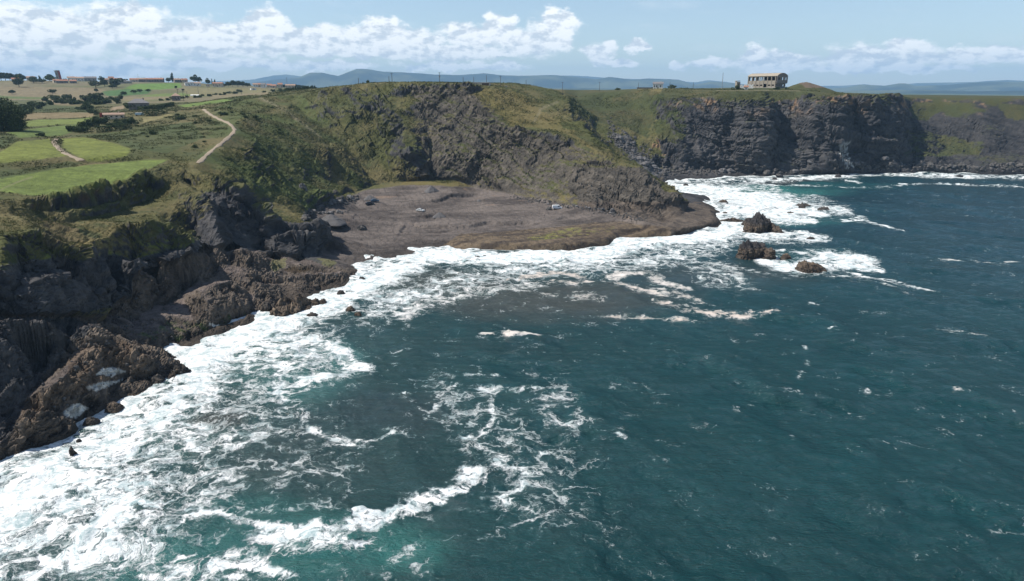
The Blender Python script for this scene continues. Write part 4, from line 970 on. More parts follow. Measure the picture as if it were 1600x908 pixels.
def build_haze():
    x0, x1, y0, y1, z0, z1 = -21500, 21500, -1200, 18600, -60, 660
    me = bpy.data.meshes.new('haze')
    v = [(x, y, z) for z in (z0, z1) for y in (y0, y1) for x in (x0, x1)]
    me.from_pydata(v, [], [(0, 2, 3, 1), (4, 5, 7, 6), (0, 1, 5, 4), (2, 6, 7, 3), (0, 4, 6, 2), (1, 3, 7, 5)])
    m = bpy.data.materials.new('haze_air'); m.use_nodes = True; T = NT(m.node_tree)
    p = T.new('ShaderNodeVolumePrincipled'); p.inputs['Color'].default_value = (.40, .68, 1.0, 1); p.inputs['Density'].default_value = HAZE; p.inputs['Anisotropy'].default_value = 0.0
    o = T.new('ShaderNodeOutputMaterial'); T.l.new(p.outputs[0], o.inputs['Volume'])
    h = link('haze', me, m); tag(h, 'pale blue air that fades the far hills', 'haze', kind='stuff')
HAZE = 7.5e-5
build_haze()
# ------------------------------------------------------------------ mesh helpers
class MB:
    def __init__(s): s.v = []; s.f = []
    def quad(s, *p):
        n = len(s.v); s.v += [tuple(q) for q in p]; s.f.append(tuple(range(n, n + len(p))))
    def box(s, x0, x1, y0, y1, z0, z1, rz=0, c=(0, 0)):
        n = len(s.v); ca, sa = math.cos(rz), math.sin(rz)
        for z in (z0, z1):
            for x, y in ((x0, y0), (x1, y0), (x1, y1), (x0, y1)):
                dx, dy = x - c[0], y - c[1]
                s.v.append((c[0] + dx * ca - dy * sa, c[1] + dx * sa + dy * ca, z))
        for f in ((0, 3, 2, 1), (4, 5, 6, 7), (0, 1, 5, 4), (1, 2, 6, 5), (2, 3, 7, 6), (3, 0, 4, 7)): s.f.append(tuple(n + k for k in f))
        return s
    def tube(s, a, b, r0, r1=None, k=8):
        r1 = r0 if r1 is None else r1; a = Vector(a); b = Vector(b); d = (b - a).normalized()
        u = d.orthogonal().normalized(); w = d.cross(u); n = len(s.v)
        for p, r in ((a, r0), (b, r1)):
            for i in range(k):
                t = 2 * math.pi * i / k; s.v.append(tuple(p + u * (r * math.cos(t)) + w * (r * math.sin(t))))
        for i in range(k): s.f.append((n + i, n + (i + 1) % k, n + k + (i + 1) % k, n + k + i))
        s.f.append(tuple(n + k - 1 - i for i in range(k))); s.f.append(tuple(n + k + i for i in range(k)))
        return s
    def wall(s, axis, pos, th, a0, a1, z0, z1, holes):
        """wall along x (axis 'x', at y=pos) or along y (axis 'y', at x=pos) with rectangular holes (a0,a1,z0,z1)"""
        A = sorted({a0, a1, *[h[0] for h in holes], *[h[1] for h in holes]}); Zs = sorted({z0, z1, *[h[2] for h in holes], *[h[3] for h in holes]})
        for i in range(len(A) - 1):
            run = None
            for j in range(len(Zs) - 1):
                ca, cz = (A[i] + A[i + 1]) / 2, (Zs[j] + Zs[j + 1]) / 2
                if any(h[0] < ca < h[1] and h[2] < cz < h[3] for h in holes): continue
                if axis == 'x': s.box(A[i], A[i + 1], pos, pos + th, Zs[j], Zs[j + 1])
                else: s.box(pos, pos + th, A[i], A[i + 1], Zs[j], Zs[j + 1])
        return s
    def build(s, name, mat, parent=None, smooth=False, bevel=0):
        me = bpy.data.meshes.new(name); me.from_pydata(s.v, [], s.f); me.update()
        if smooth: me.polygons.foreach_set('use_smooth', [True] * len(me.polygons))
        o = link(name, me, mat, parent)
        if bevel:
            b = o.modifiers.new('b', 'BEVEL'); b.width = bevel; b.segments = 2
        return o
def empty(name, loc, rz=0, **k):
    o = bpy.data.objects.new(name, None); col.objects.link(o); o.location = loc; o.rotation_euler = (0, 0, rz); o.empty_display_size = .5
    return tag(o, **k)
def copy_tree(o, parent=None):
    c = o.copy(); col.objects.link(c); c.parent = parent
    for ch in o.children: copy_tree(ch, c)
    return c
RND = random.Random(11)

CONC = simple_mat('weathered_concrete', (.27, .235, .19), .9, .35, .35, .3)
CONC2 = simple_mat('grey_concrete', (.30, .28, .26), .9, .3, .3, .2)
DARKI = simple_mat('dark_interior', (.05, .035, .03), .9, .3, .5)
ROOFB = simple_mat('buff_roof', (.32, .275, .215), .85, .3, .4)
WHITE = simple_mat('limewash', (.72, .70, .66), .85, .12, .5)
CREAM = simple_mat('cream_render', (.55, .46, .36), .85, .12, .5)
STONE = simple_mat('stone_wall', (.22, .19, .17), .9, .3, .6, .3)
TILE = simple_mat('terracotta_tile', (.31, .155, .10), .8, .3, .5)
TILE2 = simple_mat('faded_tile', (.34, .23, .17), .85, .3, .5)
SLATE = simple_mat('grey_roof', (.17, .16, .16), .8, .25, .5)
GLASS = simple_mat('window_dark', (.02, .025, .03), .15, .1, 1, 0, 0, .6)
WOOD = simple_mat('pole_wood', (.10, .085, .07), .8, .25, 2)
REDM = simple_mat('red_paint', (.30, .05, .035), .6, .15, 1)
BLUEM = simple_mat('pale_blue_paint', (.35, .50, .60), .5, .1, 1)
STEEL = simple_mat('grey_steel', (.30, .31, .32), .5, .1, 1, 0, .5)
GRAVEL = simple_mat('grey_gravel', (.105, .10, .10), .95, .45, 3, .8)
DIRT = simple_mat('pale_dirt', (.27, .215, .155), .95, .3, .9, .5)

# ------------------------------------------------------------------ ruined hangar on the plateau
def build_hangar():
    u, Y, z = 0, 612, 0
    cx, cy, _ = solve(1210.6, 136.5, Y=612); gz = solve(1210.6, 136.3, Y=612)[2] - .1
    d = Vector((cx, cy)).normalized(); r = Vector((d.y, -d.x)); ph = math.radians(33)
    e1 = -math.cos(ph) * r + math.sin(ph) * d      # away to the left along the long side
    rz = math.atan2(-e1.y, -e1.x)                    # local +x points back along -e1 (to the near corner)
    t = empty('ruined_hangar', (cx, cy, gz), rz, label='large concrete hangar ruin with open window bays and curved buff roof on the headland', cat='ruin')
    L, W = 27.0, 15.0; nb = 7; bw = L / nb            # x from -L to 0, y from 0 to W
    front = MB(); holes = []
    for k in range(nb):
        a = -L + k * bw + .45; b = a + bw - .9
        holes.append((a, b, 5.6, 8.6))
        if k == 4: holes.append((a, b, .0, 3.0))
        else: holes.append((a + .3, b - .4, 1.2, 2.3))
    front.wall('x', 0, .35, -L, 0, 0, 9.2, holes); front.build('front_wall', CONC, t)
    back = MB(); back.wall('x', W - .35, .35, -L, 0, 0, 9.2, [(-L + k * bw + .45, -L + (k + 1) * bw - .45, 5.4, 8.8) for k in range(nb)] + [(-L + 6 * bw + .6, -L + 7 * bw - .6, .8, 2.6)]); back.build('back_wall', CONC2, t)
    for k in range(nb + 1):
        x = -L + k * bw
        MB().box(x - .32, x + .32, -.28, .0 - .003, -1.0, 9.2).build('column', CONC, t)
    end = MB(); end.wall('y', 0.003, .35, .36, W - .36, 0, 3.2, [(2, 3.2, 1.2, 2.4), (5, 6.2, 1.2, 2.4), (8, 9, 1.2, 2.4), (11, 12.4, 0, 2.6)]); end.build('lower_end_wall', STONE, t)
    ue = MB(); ue.wall('y', 1.4, .35, -.5, W + .5, 3.4, 9.2, [(1.4, 3.6, 6.0, 8.2), (5.6, 8.6, 6.0, 8.2), (11, 13.6, 6.0, 8.2)])
    ue.box(0, 1.4, -.5, W + .5, 3.203, 3.4)
    # arched tympanum
    n = 14; pts = []
    for i in range(n + 1):
        y = -.5 + (W + 1) * i / n; pts.append((y, 9.2 + 2.4 * math.sin(math.pi * i / n) ** .8))
    for i in range(n):
        (y0, z0), (y1, z1) = pts[i], pts[i + 1]
        m_ = len(ue.v); ue.v += [(1.4, y0, 9.2), (1.4, y1, 9.2), (1.4, y1, z1), (1.4, y0, z0), (1.75, y0, 9.2), (1.75, y1, 9.2), (1.75, y1, z1), (1.75, y0, z0)]
        ue.f += [(m_, m_ + 3, m_ + 2, m_ + 1), (m_ + 4, m_ + 5, m_ + 6, m_ + 7)]
    ue.build('upper_end_wall', STONE, t)
    fe = MB(); fe.wall('y', -L - .35, .35, 0, W, 0, 9.2, [(3, 6, 5.6, 8.4), (9, 12, 5.6, 8.4)])
    fe.build('far_end_wall', CONC2, t)
    rf = MB()
    for i in range(n):
        (y0, z0), (y1, z1) = pts[i], pts[i + 1]; m_ = len(rf.v)
        rf.v += [(-L - .6, y0, z0 + .02), (1.9, y0, z0 + .02), (1.9, y1, z1 + .02), (-L - .6, y1, z1 + .02), (-L - .6, y0, z0 + .32), (1.9, y0, z0 + .32), (1.9, y1, z1 + .32), (-L - .6, y1, z1 + .32)]
        rf.f += [(m_, m_ + 1, m_ + 2, m_ + 3), (m_ + 4, m_ + 7, m_ + 6, m_ + 5), (m_, m_ + 4, m_ + 5, m_ + 1), (m_ + 1, m_ + 5, m_ + 6, m_ + 2), (m_ + 3, m_ + 2, m_ + 6, m_ + 7), (m_, m_ + 3, m_ + 7, m_ + 4)]
    rf.build('roof', ROOFB, t)
    MB().box(-L + .01, 1.3, .37, W - .37, 4.9, 5.2).build('floor_slab', CONC2, t)
    MB().box(-L + 3 * bw, -.4, 7, 7.3, 5.2, 9.0).build('inner_wall', DARKI, t)
    MB().box(-L + 1, -1, 8, 8.3, 0, 4.9).build('inner_wall', DARKI, t)
    MB().box(-L - .5, 1.0, -.6, W + .6, -1.5, .0 - .004).build('plinth', CONC2, t)
build_hangar()

def block_house(name, px, py, Y, w, d, h, wall, roof, rh, label, cat='house', group=None, rz=0.0, win=2, door=True, hip=False):
    x, y, z = solve(px, py, Y=Y); z = ground(x, y)
    t = empty(name, (x, y, z), -math.atan2(x, y) + rz, label=label, cat=cat, group=group)
    holes = []
    wm = MB().box(-w / 2, w / 2, -d / 2, d / 2, -1.5, h)
    # gable pieces
    if roof and not hip:
        for sx in (-1, 1):
            n = len(wm.v); wm.v += [(sx * w / 2, -d / 2, h), (sx * w / 2, d / 2, h), (sx * w / 2, 0, h + rh), (sx * (w / 2 - .3), -d / 2, h), (sx * (w / 2 - .3), d / 2, h), (sx * (w / 2 - .3), 0, h + rh)]
            wm.f += [(n, n + 1, n + 2), (n + 3, n + 5, n + 4)]
    wo = wm.build('wall', wall, t)
    if roof:
        e = .45; rm = MB(); a = w / 2 + e; b = d / 2 + e; k = (a - b * .8) if hip else a
        dz = rh * e / (d / 2); T_ = .22
        lo = [(-a, -b, h - dz + .02), (a, -b, h - dz + .02), (a, b, h - dz + .02), (-a, b, h - dz + .02)]; rd = [(-k, 0, h + rh + .02), (k, 0, h + rh + .02)]
        V = lo + rd; V = V + [(q[0], q[1], q[2] + T_) for q in V]
        rm.v = V
        rm.f = [(0, 4, 5, 1), (2, 5, 4, 3), (6, 7, 11, 10), (8, 9, 10, 11), (0, 1, 7, 6), (1, 2, 8, 7), (2, 3, 9, 8), (3, 0, 6, 9)]
        if hip: rm.f += [(7, 8, 11), (9, 6, 10), (1, 5, 2), (3, 4, 0)]
        else: rm.f += [(1, 5, 11, 7), (2, 8, 11, 5), (0, 6, 10, 4), (3, 4, 10, 9)]
        ro = rm.build('roof', roof, t)
        if w > 8: MB().box(w * .22, w * .22 + .8, .3, 1.1, h + rh * .3, h + rh + .9).build('chimney', wall, ro)
    for i in range(win):
        xx = -w / 2 + w * (i + .5 + (.5 if door and i >= win / 2 else 0)) / (win + (1 if door else 0))
        MB().box(xx - .55, xx + .55, -d / 2 - .04, -d / 2 - .003, h * .35, h * .72).build('window', GLASS, t)
    if door:
        MB().box(-.5, .5, -d / 2 - .05, -d / 2 - .003, 0, 2.1).build('door', WOOD, t)
    return t

def ruins():
    x, y, z = solve(1152.5, 133.5, Y=618); z = ground(x, y); t = empty('ruined_tower', (x, y, z), .2, label='stubby square brick tower stump left of the hangar ruin', cat='ruin')
    m = MB(); m.wall('x', -1.5, .4, -1.6, 1.6, -1, 6.0, [(-.5, .5, 3, 4.2)]); m.box(-1.6, -1.2, -1.09, 1.5, -1, 6.4); m.box(1.2, 1.6, -1.09, 1.5, -1, 5.2); m.box(-1.19, 1.19, 1.1, 1.5, -1, 5.8); m.build('wall', CONC, t)
    MB().box(-2.0, 1.2, -1.9, 1.9, 6.45, 6.9).build('cap', CONC, t)
    x, y, z = solve(1166, 135, Y=622); z = ground(x, y); t = empty('ruined_wall', (x, y, z), -.33, label='low white broken walls with gaps between tower stump and hangar', cat='ruin')
    m = MB()
    hs = [2.8, 3.2, 2.0, 3.4, 3.6, 2.2, 3.6, 3.3, 2.9, 3.5]
    for i, h in enumerate(hs):
        x0 = -5.5 + i * 1.15
        m.wall('x', 0, .35, x0, x0 + 1.1, -1, h, [(x0 + .3, x0 + .8, 1.0, 1.9)] if i % 2 else [])
    m.build('wall', WHITE, t)
    MB().box(-5.5, -5.2, .36, 4, -1, 2.6).build('side_wall', WHITE, t); MB().box(1.5, 1.8, .36, 5, -1, 3.2).build('side_wall', CREAM, t)
    block_house('hut', 1165.7, 138.6, 598, 3.2, 3, 2.4, WHITE, TILE, .8, 'tiny white hut with red roof in front of the broken white walls', 'hut', win=1, door=False)
    # bunker on the skyline
    x, y, z = solve(754, 130, Y=476); z = ground(x, y); t = empty('bunker', (x, y, z - .2), -.25, label='flat roofed concrete bunker with dark right front on the skyline', cat='bunker')
    MB().box(-5.6, 5.2, -2.2, -1.8 + 4, -1.5, 2.0).build('wall', CREAM, t)
    MB().box(.2, 5.0, -2.26, -2.203, .2, 1.7).build('dark_panel', DARKI, t); MB().box(-5.8, 5.4, -2.4, 2.5, 2.003, 2.3).build('roof', CONC2, t)  # flat dark panel laid on the right part of the solid front
    x, y, z = solve(736, 130, Y=478); z = ground(x, y); t = tag(MB().box(x - 2.6, x + 2.6, y, y + .5, z - 1, z + 1.0).build('stone_wall', STONE), 'low dark wall just left of the skyline bunker', 'wall')
    block_house('hut', 790, 130, 500, 2.6, 2.4, 2.0, CREAM, None, 0, 'small square cream hut right of the skyline bunker', 'hut', win=1, door=False)
    # fence right of the hut
    f = empty('post_fence', (0, 0, 0), 0, label='thin post fence on the skyline right of the cream hut', cat='fence')
    for px in np.linspace(795, 809, 7):
        x, y, _ = solve(px, 130, Y=505); z = ground(x, y); MB().box(x - .09, x + .09, y - .09, y + .09, z - .4, z + 1.9).build('post', CONC2, f)
    x0, y0, _ = solve(795, 130, Y=505); x1, y1, _ = solve(809, 130, Y=505)
    MB().tube((x0, y0, ground(x0, y0) + 1.7), (x1, y1, ground(x1, y1) + 1.7), .05).build('rail', CONC2, f)
    block_house('white_house', 1028, 138, 720, 10, 8, 5.2, WHITE, SLATE, 1.6, 'white house standing behind the cliff edge beside a dark wall', 'house', win=3)
    x, y, z = solve(1008, 138.5, Y=700); z = ground(x, y)
    tag(MB().box(x - 8, x + 7, y, y + .5, z - 1, z + 1.7).build('garden_wall', STONE), 'long dark wall left of the white house above the cliffs', 'wall')
ruins()

# ------------------------------------------------------------------ village and farms
def village():
    W_ = {'w': WHITE, 'c': CREAM, 's': STONE, 'g': CONC2}; R_ = {'t': TILE, 'f': TILE2, 's': SLATE}
    L = [ # px, base py, depth Y, width px, height m, wall, roof, roof m, label
     (25, 129, 1120, 12, 3.6, 's', 't', 2, 'small grey house with bright red roof at the far left of the village'),
     (49, 127, 1160, 13, 4.5, 'c', 'f', 2, 'cream house with brown roof between the dark trees on the left ridge'),
     (88, 131, 1110, 9, 3.2, 'c', 't', 1.6, 'little red roofed outbuilding at the foot of the leaning tower'),
     (98, 132, 1095, 18, 3.4, 's', 't', 1.8, 'long low stone barn with red roof below the leaning tower'),
     (115, 132, 1100, 11, 3.2, 's', 't', 1.8, 'short stone barn with red roof right of the long barn'),
     (112, 126.5, 1190, 12, 5.5, 'w', 'f', 2, 'white house with faded tiles right of the leaning tower'),
     (126, 127, 1185, 14, 5.2, 'w', 'f', 2, 'long white house with faded tiled roof and dark windows'),
     (142, 127, 1185, 19, 5.4, 'g', 's', 2.4, 'wide grey farmhouse with dark roof right of the long white house'),
     (166, 127, 1190, 9, 3.6, 'c', 'f', 1.8, 'low cream house with pink tiles between two trees'),
     (174, 126, 1195, 8, 6.5, 'c', 't', 2, 'tall narrow cream house with red roof above the row'),
     (185, 127, 1195, 13, 4.2, 'c', 't', 2, 'orange roofed cream house right of the tall narrow house'),
     (196, 131, 1120, 20, 3.0, 'g', 's', 1, 'long low grey shed in front of the village trees'),
     (211, 129, 1185, 15, 4.0, 'c', 't', 2, 'red roofed cream house at the start of the long row'),
     (223, 128.5, 1190, 13, 4.6, 's', 'f', 2, 'stone house with brown tiles in the long village row'),
     (235, 128.5, 1190, 14, 4.6, 's', 't', 2, 'stone house with red roof in the middle of the village row'),
     (249, 127.5, 1195, 15, 5.0, 's', 't', 2, 'broad stone house with red roof left of the pair of trees'),
     (277, 129, 1190, 10, 4.4, 's', 'f', 2, 'stone house with pink tiles right of the pair of trees'),
     (288, 128.5, 1195, 10, 4.4, 'c', 't', 2, 'last red roofed cream house of the long row'),
     (296, 134, 1120, 15, 4.2, 'w', 's', 1, 'white flat fronted farm building with dark openings'),
     (308, 133.5, 1125, 12, 4.2, 'w', 'f', 1.6, 'white farm building with pale roof beside the flat fronted one'),
     (325, 135.5, 1110, 5, 3.6, 'c', None, 0, 'tiny yellow shed left of the orange house'),
     (341, 136, 1105, 17, 5, 'c', 't', 1.6, 'orange brick house with low tiled roof near the pine wood'),
     (399, 134, 1180, 8, 4.2, 'w', 'f', 2, 'small white house with tiled roof beyond the dark wood'),
     (405, 132, 1230, 9, 5, 'c', 't', 2, 'red roofed cream house highest beyond the dark wood'),
     (421, 134, 1190, 8, 4, 'c', 't', 2, 'red roofed house right of the high cream house'),
     (412, 139, 1080, 8, 4.6, 'w', 's', 2, 'white and blue house with dark roof below the red roofs'),
     (428, 138.5, 1070, 9, 3.2, 'c', 't', 1.6, 'low orange house left of the tall gabled one'),
     (438, 137.5, 1070, 8, 5.2, 'c', 't', 2, 'gabled orange house among the skyline farm buildings'),
     (454, 137, 1060, 17, 4, 'c', 'f', 1.6, 'long pink roofed house at the right end of the village'),
     (396, 142, 1000, 9, 2.2, 'w', None, 0, 'low white wall like shed beside a small dark tree'),
     (276, 160, 640, 14, 4.2, 's', 'f', 2.2, 'brown hip roofed farmhouse beside a white van above the fields'),
    ]
    for px, py, Y, wpx, h, w, r, rh, lab in L:
        block_house('farmhouse' if 'barn' not in lab and 'shed' not in lab else ('barn' if 'barn' in lab else 'shed'), px, py, Y, wpx * Y / 1067 * .82, 8.5 if wpx > 9 else 6.5, h, W_[w], R_.get(r), rh, lab, 'shed' if 'shed' in lab else ('barn' if 'barn' in lab else 'house'), win=3 if wpx > 12 else 2, hip=('hip' in lab), rz=RND.uniform(-.25, .25), door=(wpx > 8))
    # hip roofed farmhouse on the middle ridge
    block_house('farmhouse', 218, 171, 505, 13, 11, 4.6, STONE, SLATE, 2.6, 'dark stone farmhouse with wide grey hip roof behind clipped hedges', 'house', hip=True, win=4)
    t = block_house('long_shed', 178, 182, 430, 11, 4, 2.3, CREAM, TILE2, .9, 'long low cream shed with small openings beside a red container', 'shed', win=4, door=False)
    p = hit(162, 182.5); 
    t = empty('container', p, .35, label='dark red metal container at the left end of the long shed', cat='container')
    MB().box(-1.9, 1.9, -1.2, 1.2, -.3, 2.3).build('body', REDM, t); MB().box(-.6, .6, -1.25, -1.203, .1, 2.0).build('door', DARKI, t)
    p = hit(218, 181); t = empty('trailer', p, .2, label='pale blue covered trailer parked in front of the clipped hedge', cat='trailer')
    MB().box(-2.2, 2.2, -1.1, 1.1, .5, 1.5).build('body', BLUEM, t); MB().box(-1.8, 1.8, -1.0, 1.0, 1.503, 1.9).build('cover', WHITE, t)
    for sx in (-1.3, 1.3): MB().tube((sx, -1.2, .25), (sx, -.9, .25), .42, k=12).build('wheel', DARKI, t)
    t.name = 'trailer'
    p = hit(305, 150, y0=500); t = empty('poly_tunnel', p, .1, label='white plastic crop tunnel lying in the middle of the far field', cat='tunnel')
    m = MB(); n = 8
    for i in range(n):
        a0, a1 = math.pi * i / n, math.pi * (i + 1) / n
        m.quad((-4.5, -1.6 * math.cos(a0), 1.5 * math.sin(a0)), (4.5, -1.6 * math.cos(a0), 1.5 * math.sin(a0)), (4.5, -1.6 * math.cos(a1), 1.5 * math.sin(a1)), (-4.5, -1.6 * math.cos(a1), 1.5 * math.sin(a1)))
    m.build('cover', WHITE, t); MB().box(-4.6, -4.45, -1.5, 1.5, 0, .9).build('end_panel', WHITE, t)
    # leaning tower
    x, y, z = solve(93.5, 127, Y=1150); z = ground(x, y); t = empty('water_tower', (x, y, z), .1, label='tall slim grey tower with a red stripe leaning over the village', cat='tower')
    t.rotation_euler = (0, math.radians(-7), .0)
    MB().box(-2.6, 2.2, -2.5, 2.5, -2, 15.5).build('shaft', CONC2, t); MB().box(2.203, 2.8, -2.4, 2.4, -1, 15).build('stripe', REDM, t)
    MB().box(-3.2, 2.6, -3.0, 3.0, 15.5, 16.3).build('cap', CONC2, t)
    MB().box(-1.2, .4, -2.56, -2.503, 5, 6.5).build('window', GLASS, t); MB().box(-1.2, .4, -2.56, -2.503, 10, 11.5).build('window', GLASS, t)
village()

def poles():
    def proto(h, arm, trafo):
        t = empty('utility_pole', (0, 0, 0), 0)
        MB().tube((0, 0, -1), (0, 0, h), .2, .13).build('pole', WOOD, t)
        if arm:
            MB().box(-1.0, 1.0, -.1, .1, h - .7, h - .5).build('crossarm', WOOD, t)
            for sx in (-.85, 0, .85): MB().tube((sx, 0, h - .5), (sx, 0, h - .15), .06, k=6).build('insulator', STEEL, t)
        if trafo: MB().box(-.45, .45, -.65, -.05, h * .52, h * .68).build('transformer', STEEL, t)
        return t
    P = [ # px, top py, base py, Y, arm, trafo, label
     (612, 114, 130.5, 490, 1, 0, 'tallest plain pole of the pair on the bowl skyline'),
     (607.5, 119, 130.5, 500, 0, 0, 'shorter thin pole just left of the tallest plain pole'),
     (686.5, 113, 130, 480, 1, 1, 'pole with crossarm and grey transformer above the bowl cliffs'),
     (560, 123, 131.5, 490, 0, 0, 'short pole over the left rim of the bowl beside a bush'),
     (723.6, 122, 130.5, 500, 0, 0, 'short pole left of the bunker between it and the transformer pole'),
     (740, 120, 130.5, 520, 0, 0, 'thin pole directly behind the low dark wall'),
     (760, 117.5, 131, 500, 0, 0, 'thin pole rising behind the bunker roof'),
     (782, 118.5, 131, 500, 1, 0, 'pole with crossarm between bunker and cream hut'),
     (822, 125, 132, 560, 0, 0, 'short pole right of the post fence'),
     (879, 128, 140, 640, 1, 0, 'pole on the grassy skyline over the dark hill'),
     (937, 128, 141, 660, 1, 0, 'pole on the skyline above the green valley'),
     (998, 129, 139, 690, 0, 0, 'thin pole at the left end of the long dark wall'),
     (1047, 127.5, 138, 700, 0, 0, 'thin pole right of the white house'),
     (1083.5, 129, 139, 660, 0, 0, 'thin pole midway between white house and tall mast'),
     (1227.5, 127, 138, 640, 0, 0, 'thin pole immediately right of the hangar ruin'),
     (277, 139, 157, 660, 1, 0, 'left one of the three poles by the brown hip roofed farmhouse'),
     (285.3, 142, 159, 620, 1, 0, 'middle one of the three poles by the brown hip roofed farmhouse'),
     (291.5, 143, 156, 680, 0, 0, 'right one of the three poles by the brown hip roofed farmhouse'),
     (309, 137, 150, 760, 0, 0, 'thin pole near the white crop tunnel'),
     (324.5, 134, 142, 960, 0, 0, 'short distant pole in the tan field below the orange house'),
     (376.5, 138, 149, 720, 0, 0, 'pole in the field left of the skyline hedge'),
     (447.6, 121, 133, 1150, 1, 0, 'pole standing on the dark pine hill'),
     (215, 116, 128, 1190, 0, 0, 'thin mast above the village row')]
    protos = {}
    for px, ty, by, Y, arm, tr, lab in P:
        x, y, zz = solve(px, ty, Y=Y); g = ground(x, y); h = max(zz - g, 4)
        key = (arm, tr)
        if key not in protos: t = protos[key] = proto(10, arm, tr)
        else: t = copy_tree(protos[key])
        t.location = (x, y, g); t.scale = (1, 1, h / 10); t.rotation_euler = (0, 0, RND.uniform(-.6, .6))
        tag(t, lab, 'pole', 'utility poles over the plateau and fields')
    # mast
    x, y, zt = solve(1130, 113.5, Y=640); g = ground(x, y); t = empty('mast', (x, y, g), 0, label='tall slender grey mast standing left of the tower stump', cat='mast')
    MB().tube((0, 0, -1), (0, 0, zt - g), .32, .18).build('pole', STEEL, t); MB().box(-.6, .6, -.6, .6, -.5, .5).build('base', CONC2, t)
poles()

# ------------------------------------------------------------------ trees, bushes, hedges
def leaf_mat(name, c1, c2):
    m = bpy.data.materials.new(name); m.use_nodes = True; T = NT(m.node_tree)
    P = T.new('ShaderNodeTexCoord').outputs['Object']
    n = T.noise(P, .9, 4, .6); n2 = T.noise(P, 5, 2, .6)
    c = T.mix(T.ss(T.m('ADD', T.m('MULTIPLY', n, .7), T.m('MULTIPLY', n2, .3)), .35, .65), (*c1, 1), (*c2, 1))
    p = T.new('ShaderNodeBsdfPrincipled', i_Base_Color=c, i_Roughness=.8); p.inputs['Specular IOR Level'].default_value = .15
    o = T.new('ShaderNodeOutputMaterial'); T.l.new(p.outputs[0], o.inputs[0]); return m
LEAF_D = leaf_mat('dark_leaves', (.038, .055, .022), (.088, .115, .042)); LEAF_M = leaf_mat('green_leaves', (.042, .062, .020), (.095, .118, .038)); LEAF_L = leaf_mat('light_leaves', (.06, .085, .02), (.12, .16, .04))
BARK = simple_mat('bark', (.09, .07, .055), .9, .3, 2)
def leaf_mesh(name, n, rx, ry, rz, cz, size, seed, lumps=9, box=False):
    r = np.random.default_rng(seed)
    lc = r.normal(size=(lumps, 3)); lc /= np.linalg.norm(lc, axis=1)[:, None]; lc *= r.uniform(.35, .72, (lumps, 1)); lr = r.uniform(.30, .55, lumps)
    P = []
    while len(P) < n:
        if box: q = r.uniform(-1, 1, 3); k = np.argmax(np.abs(q)); q[k] = np.sign(q[k]) * r.uniform(.82, 1.05)
        else:
            k = r.integers(lumps); d = r.normal(size=3); d /= np.linalg.norm(d); q = lc[k] + d * lr[k] * r.uniform(.7, 1.08)
            if np.linalg.norm(q) > 1.12 or q[2] < -.75: continue
        P.append(q)
    P = np.array(P) * np.array([rx, ry, rz]) + np.array([0, 0, cz])
    a = r.normal(size=(n, 3)); a /= np.linalg.norm(a, axis=1)[:, None]; b = np.cross(a, r.normal(size=(n, 3))); b /= np.linalg.norm(b, axis=1)[:, None]
    s = size * r.uniform(.6, 1.4, (n, 1))
    V = np.stack([P - a * s, P - b * s * .7, P + a * s, P + b * s * .7], 1).reshape(-1, 3)
    me = bpy.data.meshes.new(name); F = np.arange(n * 4, dtype=np.int32)
    me.vertices.add(n * 4); me.vertices.foreach_set('co', V.astype(np.float32).ravel()); me.loops.add(n * 4); me.loops.foreach_set('vertex_index', F)
    me.polygons.add(n); me.polygons.foreach_set('loop_start', np.arange(0, n * 4, 4, dtype=np.int32)); me.polygons.foreach_set('loop_total', np.full(n, 4, np.int32)); me.update()
    return me
TP = {}
for key, mat, n, shape in [('round', LEAF_D, 1500, (1, 1, .82)), ('mid', LEAF_M, 1500, (1, 1, .85)), ('light', LEAF_L, 1200, (1, 1, .8)), ('tall', LEAF_D, 1200, (.55, .55, 1.1))]:
    for sd in range(2):
        TP[key, sd] = (leaf_mesh('crown', n, shape[0], shape[1], shape[2], 1.0, .085, sd * 5 + len(key)), mat)
TP['big', 0] = (leaf_mesh('crown', 11000, 1, 1, .95, .72, .034, 77, lumps=26), LEAF_D)
for sd in range(3): TP['bush', sd] = (leaf_mesh('bush', 900, 1, 1, .75, .35, .10, 31 + sd, 7), LEAF_M); TP['dbush', sd] = (leaf_mesh('bush', 1100, 1, 1, .75, .35, .09, 41 + sd, 7), LEAF_D)
for k_ in TP: TP[k_][0].materials.append(TP[k_][1])
trunk_me = MB(); trunk_me.tube((0, 0, -.3), (0, 0, .9), .07, .045, 7); trunk_me.tube((0, 0, .5), (.3, .1, 1.1), .03, .012, 6); trunk_me.tube((0, 0, .55), (-.28, -.12, 1.1), .03, .012, 6); trunk_me.tube((0, 0, .7), (.02, .25, 1.3), .028, .01, 6)
_t = trunk_me.build('trunk', BARK); TRUNK = _t.data; bpy.data.objects.remove(_t)
